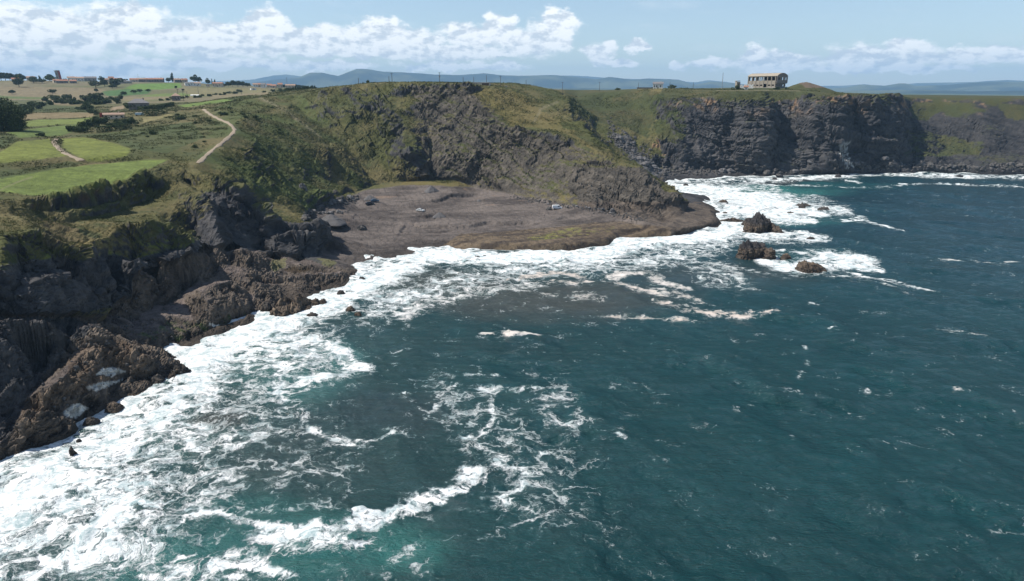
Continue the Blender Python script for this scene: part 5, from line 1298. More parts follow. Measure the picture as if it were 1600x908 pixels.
def tree(px, py, Y, wpx, hpx, kind, label, group=None, cat='tree', name=None, sd=None, ends=(0, 1)):
    if Y is None:
        p = hit(px, py); p = p if p is not None else Vector(solve(px, py, Y=900))
    else: x, y, z = solve(px, py, Y=Y); p = Vector((x, y, ground(x, y)))
    dist = math.hypot(p.x, p.y); w = wpx * dist / 1067 / 2; h = hpx * dist / 1067
    sd = RND.randrange(2) if sd is None else sd
    me, mat = TP[kind, sd]
    if '{}' in label: label = label.format(('low' if hpx < 4.2 else 'middling' if hpx < 5.6 else 'tall') + (' dark' if kind == 'dbush' else ' green'), ('left end', 'left part', 'middle', 'right part', 'right end')[int(min(max((px - ends[0]) / (ends[1] - ends[0]), 0), .99) * 5)])
    if name in ('bush', 'hedge_bush'):
        o = link(name, me); o.location = p; o.scale = (w, w, h / 1.05); o.rotation_euler = (0, 0, RND.uniform(0, 6.28)); return tag(o, label, cat, group)
    t = empty(name or 'tree', p, RND.uniform(0, 6.28), label=label, cat=cat, group=group)
    t.scale = (w, w, h / 1.85)
    link('trunk', TRUNK, None, t); link('crown', me, None, t)
    return t
def vegetation():
    tree(14, 207, 340, 54, 42, 'big', 'huge dark rounded tree at the left edge of the meadows', sd=0)
    tree(-16, 206, 335, 40, 36, 'big', 'dark tree crown half cut by the left picture edge', sd=0)
    # skyline of the village, left
    for (px, py, w, h), wd in zip([(2, 125, 12, 12), (9, 125.5, 12, 12), (16, 125.5, 11, 11), (25, 124, 10, 9), (32, 125, 11, 10), (38, 126, 8, 8)], ('leftmost', 'second', 'third', 'fourth', 'fifth', 'smallest and rightmost')):
        tree(px, py + 1.5, 1160, w, h, 'round', wd + ' dark tree of the dense grove on the far left ridge', 'dark grove on the left ridge')
    T_ = [(53, 129, 1120, 9, 8, 'round', 'dark tree right of the brown roofed house'), (62, 123.5, 1180, 5, 6, 'tall', 'small palm like tree on the ridge'), (77, 125, 1170, 13, 10, 'round', 'dark domed tree behind a bright green one left of the tower'), (80, 128, 1130, 13, 8, 'light', 'bright green rounded tree left of the leaning tower'),
     (31, 141, 1000, 13, 14, 'mid', 'lone spreading tree with visible trunk in the tan field'), (53, 131.5, 1090, 13, 7, 'mid', 'green bush like tree below the cream house'), (66, 131, 1090, 13, 6, 'mid', 'green tree left of the long barn'), (101, 126, 1200, 6, 4, 'round', 'small dark tree right of the tower'),
     (159, 128, 1170, 8, 7, 'mid', 'tree left of the low cream house'), (150, 138, 1000, 16, 9, 'mid', 'wide tree at the left end of the dark green field'), (164, 136, 1030, 13, 11, 'round', 'dark tree above the dark green field'), (183, 138, 1010, 20, 14, 'round', 'big pointed dark tree above the dark green field'), (176, 139, 980, 10, 6, 'mid', 'low tree at the foot of the pointed tree'), (151, 145, 880, 7, 6, 'round', 'small dark tree at the corner of the dark green field'),
     (148, 159, 640, 18, 14, 'round', 'large dark tree in the middle of the hedgerows'), (136, 160, 640, 14, 9, 'mid', 'tree left of the large hedgerow tree'), (128, 153, 740, 7, 5, 'round', 'small tree up the hedgerow line'), (160, 150, 800, 6, 5, 'round', 'small round tree beside the green field'), (194, 150, 800, 8, 7, 'round', 'round tree at the lower edge of the dark green field'), (209, 146, 860, 9, 5, 'mid', 'shrubby tree on the right edge of the dark green field'), (219, 145, 880, 9, 5, 'mid', 'shrubby tree beside the strip fields'), (232, 144, 900, 8, 4, 'mid', 'low tree ending the hedgerow between strip fields'),
     (82, 146, 860, 10, 7, 'round', 'round bush like tree at the end of a field hedge'), (19, 147, 860, 9, 6, 'round', 'dark round tree at the left end of the field hedge'),
     (196, 127, 1200, 7, 5, 'round', 'dark tree over the grey shed'), (263, 127, 1200, 9, 8, 'round', 'left tree of the pair behind the village row'), (270, 127, 1200, 8, 11, 'tall', 'right taller tree of the pair behind the village row'), (305, 129, 1190, 12, 11, 'mid', 'tall spreading tree behind the white farm buildings'), (312, 130, 1190, 8, 9, 'mid', 'tree right of the spreading one behind the white farm'),
     (325, 131, 1170, 8, 9, 'mid', 'pale tree left of two narrow cypresses'), (331.5, 132, 1160, 3, 8, 'tall', 'left narrow dark cypress'), (336, 132, 1160, 5, 8, 'tall', 'right narrow dark cypress'),
     (275, 139, 980, 5, 5, 'round', 'small dark tree at the right edge of the bright green field'), (286, 142, 920, 5, 4, 'round', 'small dark tree below the white farm buildings'), (372.5, 144, 900, 6, 4, 'round', 'small round tree in the tan field'), (366, 147.5, 800, 6, 4, 'mid', 'small light tree below the round one'), (427, 146, 800, 9, 7, 'round', 'dark tree beside the small white shed'), (439, 147, 780, 12, 7, 'mid', 'grey green tree right of the dark one'), (413, 148, 760, 7, 5, 'round', 'dark tree left of the grey green one'),
     (203, 172, 500, 16, 13, 'round', 'dark dense tree left of the grey hip roofed farmhouse'), (148, 184, 420, 12, 6, 'round', 'dark tree at the left end of the red container'), (1050, 139, 700, 14, 6, 'mid', 'green tree right of the white house on the plateau'), (1019, 137, 760, 5, 4, 'mid', 'small tree against the white house'), (965, 141.5, 660, 9, 4, 'mid', 'low bush like tree on the skyline above the green valley'), (575, 132, 490, 6, 5, 'mid', 'single green bush like tree on the bowl skyline')]
    for a in T_: tree(*a[:7])
    # dark wood
    for i, (px, py, w, h) in enumerate([(357, 137, 9, 8), (364, 136.5, 11, 11), (372, 136, 12, 10), (380, 136.5, 11, 9), (387, 137, 10, 7), (351, 137, 8, 5)]):
        tree(px, py, 1120, w, h, 'round', ('leftmost', 'second', 'broadest middle', 'fourth', 'fifth', 'shortest')[i] + ' dark tree of the small wood right of the orange house', 'small dark wood by the orange house')
    for px in range(436, 484, 4):
        hh = 7 - abs(px - 455) * .12; tree(px, 134.5 + max(0, px - 450) * .10, 1260, 7, max(hh, 3.5), 'round', 'dark pine number %d from the left in the wood crowning the low hill' % ((px - 432) // 4), 'pine wood on the low hill')
    # bushes and hedges
    B_ = [(112, 205, 14, 8), (130, 206, 18, 9), (118, 203, 12, 6)]
    for i, (px, py, w, h) in enumerate(B_): tree(px, py, None, w, h, 'dbush', ('leftmost dark bush', 'widest dark bush', 'uppermost dark bush')[i] + ' at the left end of the long hedge in the meadows', 'dark bushes beside the long hedge', 'bush', 'bush', RND.randrange(3))
    for i in range(26):
        px = 128 + i * 3.2 + RND.uniform(-2, 2); tree(px, 199 - (i % 13) * .6 + RND.uniform(-2.5, 2), None, RND.uniform(9, 15), RND.uniform(5, 8), 'dbush' if i % 3 else 'bush', '{} bush in the {} of the thicket above the clipped hedge', 'scrub thicket above the hedge', 'bush', 'bush', RND.randrange(3), (126, 212))
    for i in range(60):
        px = RND.uniform(0, 150); py = 165 + 9 * math.sin(px * .05) + RND.uniform(-5, 6); tree(px, py, None, RND.uniform(8, 15), RND.uniform(3.5, 7), 'dbush' if i % 2 else 'bush', '{} bush in the {} of the scrub belt across the left fields', 'scrub belt across the left fields', 'bush', 'bush', RND.randrange(3), (0, 150))
    for i in range(26):
        px = RND.uniform(135, 200); tree(px, 158 + RND.uniform(-3, 6) - (px - 135) * .02, None, RND.uniform(7, 13), RND.uniform(4, 7), 'dbush' if i % 2 else 'bush', '{} bush in the {} of the hedgerow below the large dark tree', 'hedgerow below the dark tree', 'bush', 'bush', RND.randrange(3), (135, 200))
    for i in range(16):
        tree(255 + i * 8 + RND.uniform(-3, 3), 156.5 - i * .75 + RND.uniform(-1, 1.5), None, RND.uniform(6, 10), RND.uniform(2.5, 4), 'dbush', 'low bush in the hedge line right of the brown farmhouse', 'hedge line right of the brown farmhouse', 'bush', 'bush', RND.randrange(3))
    for i in range(15):
        tree(446 + i * 3.3, 144.5 - i * .42, 640, 5, RND.uniform(3.6, 5), 'dbush', 'dark clipped bush number %d from the left in the row along the dirt field' % (i + 1), 'row of dark bushes along the dirt field', 'bush', 'bush', RND.randrange(3))
    for a in [(110, 200, 20, 5)]: pass
    for (px, py, w, h, lab) in [(283, 187, 16, 7, 'dark round gorse bush beside the path bend slope'), (240, 210, 12, 6, 'dark bush alone on the rough slope above the meadow'), (62, 212, 14, 4, 'low dark bush at the corner of the meadow'), (349, 180, 13, 5, 'low green bush right of the upper path'), (1150, 138.5, 12, 6, 'dark bush below the tower stump'), (1212, 140.5, 14, 3.6, 'low dark bush in front of the hangar'), (1229, 141, 6, 3, 'tiny dark bush right of the hangar front'), (1158, 139, 8, 3, 'small bush left of the tiny white hut')]:
        tree(px, py, None if px < 1000 else 596, w, h, 'dbush', lab, None, 'bush', 'bush', RND.randrange(3))
    # gorse on the rough slopes
    for i in range(110):
        px = RND.uniform(205, 480); py = RND.uniform(150, 300); p = hit(px, py)
        if p is None or p.z < 14 or py > 165 + abs(px - 320) * .9 + 60 or p.y > 520: continue
        if min(math.hypot(p.x - q[0], p.y - q[1]) for q in GR['P']) < 6 or (px < 262 and 215 < py): continue
        s = RND.uniform(.8, 2.0); me, _m = TP['bush' if RND.random() < .6 else 'dbush', RND.randrange(3)]
        o = link('gorse_bush', me); o.location = p - Vector((0, 0, .2)); o.scale = (s, s, s * RND.uniform(.5, .8)); o.rotation_euler = (0, 0, RND.uniform(0, 6.28))
        tag(o, '%s gorse bush %s the dirt path, %s' % (('small' if s < 1.1 else 'middling' if s < 1.5 else 'large') + (' dark' if me.name.startswith('dbush') or me in [TP['dbush', q][0] for q in range(3)] else ' green'), 'left of' if px < 340 else 'right of', 'high up the slope' if py < 185 else 'halfway down the slope' if py < 225 else 'low on the slope'), 'bush', 'gorse bushes on the path slope')
    # clipped hedges
    def hedge(pts, wd, ht, lab):
        P = [hit(a, b) for a, b in pts]; r = np.random.default_rng(len(lab)); C_ = []
        t = None; mb_v = []; n = 0
        for A, B in zip(P[:-1], P[1:]):
            L = (B - A).length; k = int(L * wd * 26)
            tt = r.uniform(0, 1, k); u_ = r.uniform(-1, 1, k); v_ = r.uniform(0, 1, k); face = r.uniform(0, 1, k) < .5
            u_ = np.where(face, np.sign(u_), u_); v_ = np.where(face, v_, 1.0)
            d = (B - A).normalized(); nn = Vector((-d.y, d.x, 0))
            for a, b, c in zip(tt, u_, v_): q = A.lerp(B, a) + nn * (b * wd / 2) + Vector((0, 0, c * ht)); C_.append(q)
        C_ = np.array(C_); n = len(C_); a = r.normal(size=(n, 3)); a /= np.linalg.norm(a, axis=1)[:, None]; b = np.cross(a, r.normal(size=(n, 3))); b /= np.linalg.norm(b, axis=1)[:, None]; s = .26 * r.uniform(.6, 1.4, (n, 1))
        V = np.stack([C_ - a * s, C_ - b * s, C_ + a * s, C_ + b * s], 1).reshape(-1, 3)
        me = bpy.data.meshes.new('hedge'); me.from_pydata(V.tolist(), [], [(4 * i, 4 * i + 1, 4 * i + 2, 4 * i + 3) for i in range(n)])
        tag(link('hedge', me, LEAF_D), lab, 'hedge')
    hedge([(150, 207), (175, 205), (203, 201)], 3.0, 2.6, 'long dark clipped hedge across the meadow')
    hedge([(225, 181), (240, 181.5), (260, 177)], 3.0, 3.2, 'rounded dark hedge in front of the grey hip roofed farmhouse')
    hedge([(212, 171), (228, 171.5), (241, 169)], 2.0, 2.0, 'narrow hedge right under the grey farmhouse wall')
    hedge([(243, 172), (258, 168), (270, 165)], 2.4, 2.4, 'dark hedge running from the grey farmhouse towards the brown one')
vegetation()
# ------------------------------------------------------------------ dirt paths
def ribbon(name, P, width, label, mat):
    pts = []
    for A, B in zip(P[:-1], P[1:]):
        A = Vector((A[0], A[1], 0)); B = Vector((B[0], B[1], 0)); n = max(1, int((B - A).length / .8))
        for i in range(n): pts.append(A.lerp(B, i / n))
    pts.append(Vector((P[-1][0], P[-1][1], 0)))
    for _ in range(6): pts = [pts[0]] + [(pts[i - 1] + pts[i] * 2 + pts[i + 1]) / 4 for i in range(1, len(pts) - 1)] + [pts[-1]]
    mb = MB(); K = 8
    for i, p in enumerate(pts):
        d = (pts[min(i + 1, len(pts) - 1)] - pts[max(i - 1, 0)]).normalized(); n = Vector((-d.y, d.x, 0))
        w = width * (1 + .22 * math.sin(i * .31) + .15 * math.sin(i * .83 + 1))
        for k in range(K + 1):
            a = k / K * 2 - 1; q = p + n * (a * w / 2); z = ground(q.x, q.y) + (.16 if 0 < k < K else -.25) + (.05 if k in (2, 6) else 0)
            mb.v.append((q.x, q.y, z))
        if i:
            for k in range(K): b = i * (K + 1) + k; mb.f.append((b - K - 1, b - K, b + 1, b))
    o = mb.build(name, mat, smooth=True); tag(o, label, 'path', kind='structure'); return o
def build_paths():
    ribbon('path', GR['P'], 2.1, 'pale winding dirt path along the clifftop slope', DIRT)
    P2 = [hit(a, b) for a, b in PATH2]; ribbon('path', [(p.x, p.y) for p in P2], 2.2, 'short pale dirt track curving between the green meadows', DIRT)
build_paths()

# ------------------------------------------------------------------ rocks
ROCKM = {}
def rock_mat(name, c0, c1, dark_top=0.0):
    m = bpy.data.materials.new(name); m.use_nodes = True; T = NT(m.node_tree)
    g = T.new('ShaderNodeNewGeometry'); P = g.outputs['Position']
    n = T.noise(P, .9, 6, .65); st = T.noise(T.vm('MULTIPLY', P, (.25, .25, 2.2)), 1.0, 4, .6)
    f = T.ss(T.m('ADD', T.m('MULTIPLY', n, .55), T.m('MULTIPLY', st, .45)), .36, .64)
    c = T.mix(f, (*c0, 1), (*c1, 1))
    z = T.new('ShaderNodeSeparateXYZ', i_0=P).outputs[2]
    c = T.mix(T.m('MULTIPLY', T.ss(T.m('ADD', z, n), 2.6, 1.0), .55), c, (.022, .018, .015, 1))
    if dark_top: c = T.mix(T.m('MULTIPLY', T.ss(T.m('ADD', z, T.m('MULTIPLY', n, 3.0)), 4.6, 6.0), .85), c, (.030, .029, .031, 1))  # blackens the rock towards its top
    b = T.new('ShaderNodeBump', i_Strength=.8, i_Distance=.35, i_Height=T.m('ADD', n, T.m('MULTIPLY', st, .6)))
    p = T.new('ShaderNodeBsdfPrincipled', i_Base_Color=c, i_Roughness=.8, i_Normal=b.outputs[0]); p.inputs['Specular IOR Level'].default_value = .3
    o = T.new('ShaderNodeOutputMaterial'); T.l.new(p.outputs[0], o.inputs[0]); return m
RK_DARK = rock_mat('wet_dark_rock', (.025, .022, .020), (.105, .088, .072)); RK_BROWN = rock_mat('brown_rock', (.045, .033, .025), (.17, .125, .085)); RK_STACK = rock_mat('sea_stack_rock', (.030, .024, .020), (.135, .10, .07), 1); RK_GREY = rock_mat('grey_boulder', (.055, .053, .055), (.20, .19, .185)); RK_DK2 = rock_mat('dark_boulder', (.035, .033, .033), (.125, .115, .105))
import bmesh
def rock_mesh(name, sx, sy, sz, seed, sub=4, rough=1.0, taper=.25, flat=False, cutb=-.25, steps=True, lean=0):
    bm = bmesh.new(); bmesh.ops.create_icosphere(bm, subdivisions=sub, radius=1.0)
    V = np.array([v.co[:] for v in bm.verts])
    q = np.sign(V) * np.abs(V) ** .72                         # boxier than a ball
    q /= np.maximum(1, np.abs(q).max(axis=1))[:, None]
    P = q * np.array([sx, sy, sz]); o = seed * 13.7; L = max(sx, sy, sz)
    s = P[:, 2] * .85 + P[:, 0] * .4; a = P[:, 0]; b = P[:, 1]
    k = L / 5
    w = fbm(P[:, 0] / L * 1.1 + o, P[:, 1] / L * 1.1, P[:, 2] / L * 1.1, 3) * L * .18
    d = blocks(s + w, a + w, b + w, 1.3 * k, 2.6 * k, 2.6 * k) * .85 * k + blocks(s + 1 + w, a + 3, b + w, .5 * k, 1.1 * k, 1.1 * k) * .42 * k
    d = d + fbm(P[:, 0] / L * 1.7 + o, P[:, 1] / L * 1.7, P[:, 2] / L * 1.7, 3, .5) * L * .20 * rough
    n = V / np.linalg.norm(V, axis=1)[:, None]
    P = P + n * d[:, None]
    tz = np.clip(P[:, 2] / sz, -1, 1.3)
    sc = 1 - taper * np.clip(tz, 0, 1.3)
    P[:, 0] = P[:, 0] * sc + lean * np.clip(tz, 0, 2) * sx; P[:, 1] *= sc
    P[:, 2] = np.maximum(P[:, 2], cutb * sz)
    for v, c in zip(bm.verts, P): v.co = c
    me = bpy.data.meshes.new(name); bm.to_mesh(me); bm.free()
    return me
def sea_rock(px, py, wpx, hpx, mat, label, seed, depth=None, sub=4, taper=.3, lean=0, name='sea_rock', group=None, rot=0, lobes=None):
    x, y, _ = solve(px, py, z=0); D = math.hypot(x, y, H)
    w = wpx * D / 1067 / 2; h = hpx * D / 1067; dp = depth or w * .75
    if sub < 5: me = rock_mesh(name, w * .92, dp, h * .88, seed, sub=sub, taper=taper, lean=lean)
    else:       # several angular masses grown together, highest on the left
        bm = bmesh.new(); lob = lobes or [(-.42, .50, 1.0), (.05, .55, .78), (.48, .48, .48), (-.72, .28, .55), (.2, .4, .95)]
        for i, (dx, ws, hs) in enumerate(lob):
            q = rock_mesh(name, w * ws, dp * (.65 + .3 * ws), h * hs * .92, seed + i * 1.7, sub=5, taper=taper, lean=lean, cutb=-.1 / hs)
            n0 = len(bm.verts); bm.from_mesh(q); bm.verts.ensure_lookup_table()
            for v in bm.verts[n0:]: v.co.x += dx * w; v.co.y += (i % 3 - 1) * dp * .25
            bpy.data.meshes.remove(q)
        me = bpy.data.meshes.new(name); bm.to_mesh(me); bm.free()
    o = link(name, me, mat); o.location = (x, y + dp * .55, -.1); o.rotation_euler = (0, 0, rot)
    return tag(o, label, 'rock', group)
def build_rocks():
    sea_rock(1193, 364, 60, 31, RK_STACK, 'tall dark sea stack with a jagged left summit off the headland tip', 3, sub=5, taper=.30, lean=-.10, lobes=[(-.28, .34, .98), (-.02, .36, .84), (.3, .38, .62), (.62, .34, .36), (-.5, .3, .7)])
    sea_rock(1167, 352, 13, 11, RK_DARK, 'small dark knob touching the left side of the tall sea stack', 8, taper=.15)
    sea_rock(1183, 404, 56, 27, RK_STACK, 'broad brown and black sea stack below the tall one', 5, sub=5, taper=.15, lean=-.05, lobes=[(-.55, .36, .98), (-.1, .42, .9), (.3, .42, .76), (.62, .34, .6)])
    sea_rock(1271, 423, 48, 15, RK_BROWN, 'low slanting brown rock slab, outermost of the big sea rocks', 7, sub=5, taper=.35, lean=-.2, lobes=[(-.45, .4, .95), (0, .48, .75), (.5, .42, .4)])
    sea_rock(1229, 405, 16, 9, RK_BROWN, 'small brown rock between the broad stack and the outer slab', 9)
    sea_rock(1268, 374, 13, 3.5, RK_DARK, 'tiny flat rock in foam right of the tall sea stack', 10, taper=.4)
    sea_rock(1257, 324, 27, 4.5, RK_DARK, 'long flat dark reef rock, left one of the far pair', 11, taper=.4); sea_rock(1289, 328, 18, 4.5, RK_DARK, 'dark reef rock, right one of the far pair', 12, taper=.4)
    sea_rock(1236, 334, 12, 3, RK_BROWN, 'tiny brown reef rock left below the far pair', 13, taper=.4)
    sea_rock(1131, 317, 15, 5, RK_BROWN, 'brown rock in the surf right of the headland shelf', 14, taper=.4); sea_rock(1133, 335, 12, 4, RK_BROWN, 'smaller brown rock in the surf at the shelf corner', 15, taper=.4)
    sea_rock(1145, 346, 40, 3.5, RK_BROWN, 'low brown ridge of rock joining the shelf and the tall stack', 16, depth=2, taper=.5)
    sea_rock(1072, 290, 9, 3, RK_DARK, 'small black rock in the white water behind the headland', 17); sea_rock(1211, 281, 9, 4, RK_DK2, 'dark boulder in surf below the far cliff', 18)
    sea_rock(1310, 277, 9, 5, RK_DK2, 'dark boulder in surf under the pale seepage streak', 19)
    # left
    sea_rock(455, 492, 62, 20, RK_BROWN, 'jagged brown reef in the left surf with weed on top', 21, sub=5, depth=8, taper=.35, name='reef'); sea_rock(423, 488, 30, 15, RK_DARK, 'dark left end block of the jagged reef', 22, sub=5, taper=.25, name='reef'); sea_rock(500, 480, 34, 13, RK_BROWN, 'right spur of the jagged reef', 23, sub=5, taper=.45, name='reef')
    sea_rock(487, 497, 22, 9, RK_DARK, 'dark flat rock below the right spur of the reef', 24, taper=.4)
    sea_rock(532, 459, 12, 6, RK_DARK, 'small dark rock above the brown pair in the left surf', 25, taper=.3); sea_rock(547, 489, 17, 11, RK_BROWN, 'left brown rock of the pair in the left surf', 26); sea_rock(559, 497, 15, 10, RK_BROWN, 'right brown rock of the pair in the left surf', 27)
    sea_rock(549, 471, 12, 4, RK_DARK, 'flat dark rock just above the brown pair', 28, taper=.4)
    sea_rock(113, 714, 9, 17, RK_DARK, 'narrow upright dark rock alone in the near left foam', 29, taper=.5); sea_rock(122, 690, 7, 4, RK_DARK, 'tiny dark rock above the narrow upright one', 30)
    sea_rock(745, 404, 13, 5, RK_DARK, 'black rock in the surf below the brown shelf', 31, taper=.35); sea_rock(757, 402, 9, 4, RK_DARK, 'smaller black rock right of the black surf rock', 33, taper=.3); sea_rock(725, 400, 8, 3.5, RK_DARK, 'tiny black rock left of the black surf rock', 32, taper=.3)
    sea_rock(565, 438, 13, 6, RK_DARK, 'dark rock at the tip of the left rock ridge', 34, taper=.4); sea_rock(575, 441, 9, 4, RK_DARK, 'smallest dark rock beyond the left ridge tip', 35, taper=.4); sea_rock(508, 440, 16, 6, RK_DARK, 'dark rock in foam under the left ridge', 37, taper=.4)
    sea_rock(283, 588, 26, 17, RK_DARK, 'black jagged rock ending the near left rocks', 36, sub=5, taper=.3); sea_rock(245, 600, 22, 14, RK_DARK, 'dark rock left of the black jagged one in the foam', 38, sub=4, taper=.35)
    sea_rock(140, 662, 20, 9, RK_DARK, 'low black rock at the edge of the near left foam', 39, taper=.4); sea_rock(175, 640, 24, 10, RK_BROWN, 'brown rock ledge piece in the near left foam', 40, taper=.4)
    sea_rock(60, 690, 40, 12, RK_BROWN, 'broad low brown rock washed by the near left foam', 42, sub=5, taper=.4); sea_rock(15, 712, 40, 12, RK_BROWN, 'brown rock at the left edge washed by foam', 43, sub=5, taper=.4)
    # beach rocks
    for px, py, w, h, m, lab, sd in [(565, 359, 15, 8, RK_DK2, 'squared dark rock lying alone on the beach', 51), (473, 298, 13, 12, RK_GREY, 'grey tower like boulder on the slope above the beach', 52), (524, 303, 9, 6, RK_DK2, 'dark boulder on the slope right of the grey one', 53), (957, 331, 8, 6, RK_GREY, 'pale rock at the foot of the headland', 54), (858, 328, 9, 5, RK_DK2, 'dark flat boulder beside the white van', 55)]:
        p = hit(px, py); k = p.y / 1067; me = rock_mesh('beach_rock', w * k / 2, w * k / 2 * .8, h * k * .9, sd, sub=4, taper=.15)
        o = link('beach_rock', me, m); o.location = p; tag(o, lab, 'rock')
    # boulders: five shapes, copied
    BP = [rock_mesh('boulder', 1, RND.uniform(.7, .95), RND.uniform(.6, .85), 60 + i, sub=3, taper=.1, cutb=-.6) for i in range(6)]
    for i, me in enumerate(BP): me.materials.append([RK_DK2, RK_DK2, RK_GREY][i % 3])
    def scatter(n, fn, s0, s1, label, group, grey=.3, ends=(0, 1)):
        k = 0; tries = 0
        while k < n and tries < n * 8:
            tries += 1; p = fn()
            if p is None: continue
            s = s0 * (s1 / s0) ** (RND.random() ** 1.8); o = link('boulder', BP[(2 if RND.random() < .5 else 5) if RND.random() < grey else RND.choice([0, 1, 3, 4])])
            if label.count('{}') == 2: pxx = project(np.array(p.x), np.array(p.y), np.array(p.z))[0]; t_ = (pxx - ends[0]) / (ends[1] - ends[0]); lb = label.format(('small', 'middling', 'large')[min(2, int(3 * (s - s0) / (s1 - s0)))] + (' grey' if 'x' and o.data in (BP[2], BP[5]) else ' dark'), ('left end', 'left part', 'middle', 'right part', 'right end')[int(min(max(t_, 0), .99) * 5)])
            o.location = (p.x, p.y, p.z + s * .25); o.scale = (s, s, s * RND.uniform(.7, 1.1)); o.rotation_euler = (RND.uniform(-.4, .4), RND.uniform(-.4, .4), RND.uniform(0, 6.28)); tag(o, lb, 'boulder', group); k += 1
    def along(pts, wd, y0=100):
        def f():
            i = RND.randrange(len(pts) - 1); t = RND.random(); a, b = pts[i], pts[i + 1]
            return hit(a[0] + (b[0] - a[0]) * t + RND.gauss(0, 2), a[1] + (b[1] - a[1]) * t + RND.gauss(0, 1) * wd, y0=y0)
        return f
    scatter(75, along([(475, 342), (482, 333), (500, 325), (520, 318), (540, 312), (560, 308)], 2.2), .6, 1.9, '{} boulder in the {} of the heap behind the beach', 'boulder heap behind the beach', .5, (478, 562))
    scatter(22, along([(502, 334), (520, 333), (545, 331)], 1.6), .5, 1.3, '{} boulder in the {} of the small patch left of the cars', 'small boulder patch on the beach', .4, (500, 548))
    scatter(36, along([(820, 311), (870, 320), (900, 324), (940, 330), (965, 336)], 1.6), .4, 1.1, '{} boulder in the {} of the line under the headland', 'stones along the headland foot', .4, (818, 968))
    scatter(62, along([(958, 212), (975, 226), (990, 240), (1010, 255), (1030, 266), (1045, 272)], 6, 420), .8, 3.2, '{} boulder in the {} of the rock fall behind the headland', 'rock fall boulders in the gully', .8, (950, 1050))
    scatter(105, along([(1050, 266), (1100, 268), (1150, 268), (1200, 270), (1260, 270), (1330, 267), (1370, 262), (1440, 260), (1520, 262), (1600, 262)], 3.0, 480), .9, 3.4, '{} boulder in the {} of the shore under the far cliffs', 'boulder shore under the far cliffs', .25, (1045, 1605))
    # smaller stones nobody could count
    V = []; F = []; r = np.random.default_rng(5)
    base = bmesh.new(); bmesh.ops.create_icosphere(base, subdivisions=1, radius=1.0); bv = np.array([v.co[:] for v in base.verts]); bf = [tuple(v.index for v in f.verts) for f in base.faces]; base.free()
    def stones(n, fn, s0, s1):
        for _ in range(n):
            p = fn()
            if p is None or p.z < .8: continue
            s = s0 + (s1 - s0) * r.random() ** 2; k = len(V)
            q = bv * (s * r.uniform(.5, 1.2, 3)) * r.uniform(.75, 1.2, (len(bv), 1)); a = r.uniform(0, 6.28); ca, sa = math.cos(a), math.sin(a)
            for c in q: V.append((p.x + c[0] * ca - c[1] * sa, p.y + c[0] * sa + c[1] * ca, p.z + s * .2 + c[2]))
            F.extend(tuple(k + j for j in f) for f in bf)
    stones(500, along([(478, 340), (500, 326), (530, 316), (560, 309)], 3.0), .2, .7); stones(900, along([(1040, 268), (1100, 269), (1200, 271), (1330, 268), (1400, 263), (1500, 263), (1610, 263)], 4.0, 480), .4, 1.6)
    stones(500, along([(800, 308), (870, 319), (960, 335), (1010, 345)], 2.2), .15, .6); stones(500, along([(950, 200), (985, 232), (1040, 270)], 8, 420), .4, 1.5); stones(350, lambda: hit(RND.uniform(500, 900), RND.uniform(300, 385)), .10, .34)
    stones(500, lambda: hit(RND.uniform(60, 540), RND.uniform(400, 640)), .15, .6)
    me = bpy.data.meshes.new('rubble'); me.from_pydata(V, [], F); o = link('rubble', me, RK_DK2); tag(o, 'small loose stones strewn over the beach and cliff feet', 'rubble', kind='stuff')
build_rocks()

# ------------------------------------------------------------------ gravel piles
def pile(px, py, wpx, hpx, label, seed, asym=0):
    p = hit(px, py); k = math.hypot(p.x, p.y) / 1067; R_ = wpx * k / 2; h = hpx * k * 1.02
    n, m_ = 22, 40; mb = MB(); r = np.random.default_rng(seed)
    for i in range(n + 1):
        for j in range(m_):
            a = 2 * math.pi * j / m_; rr = i / n
            wob = 1 + .10 * math.sin(a * 3 + seed) + .06 * math.sin(a * 7 + seed * 2)
            x = rr * R_ * wob * math.cos(a); y = rr * R_ * .85 * wob * math.sin(a); z = h * (1 - rr ** 1.15 / 1.0) + r.normal() * .05 * h * rr * (1 - rr) * 3
            mb.v.append((x, y, z - .25 * (i == n)))
    for i in range(n):
        for j in range(m_): mb.f.append((i * m_ + j, (i + 1) * m_ + j, (i + 1) * m_ + (j + 1) % m_, i * m_ + (j + 1) % m_))
    o = mb.build('gravel_pile', GRAVEL, smooth=True); o.location = (p.x, p.y + R_ * .6, ground(p.x, p.y + R_ * .6) - .1)
    tag(o, label, 'gravel pile')
pile(673, 301, 24, 9, 'conical grey gravel pile at the back of the beach', 1); pile(577, 313, 22, 6.5, 'dark gravel pile behind the two parked dark cars', 2)
pile(686, 340, 22, 7.5, 'gravel pile at the right end of the dug out pit', 3); pile(514, 357, 50, 14, 'large dark spread out heap of ash beside the rock stack', 4)
pile(748, 315, 8, 3, 'tiny dark gravel pile on the right beach', 5)

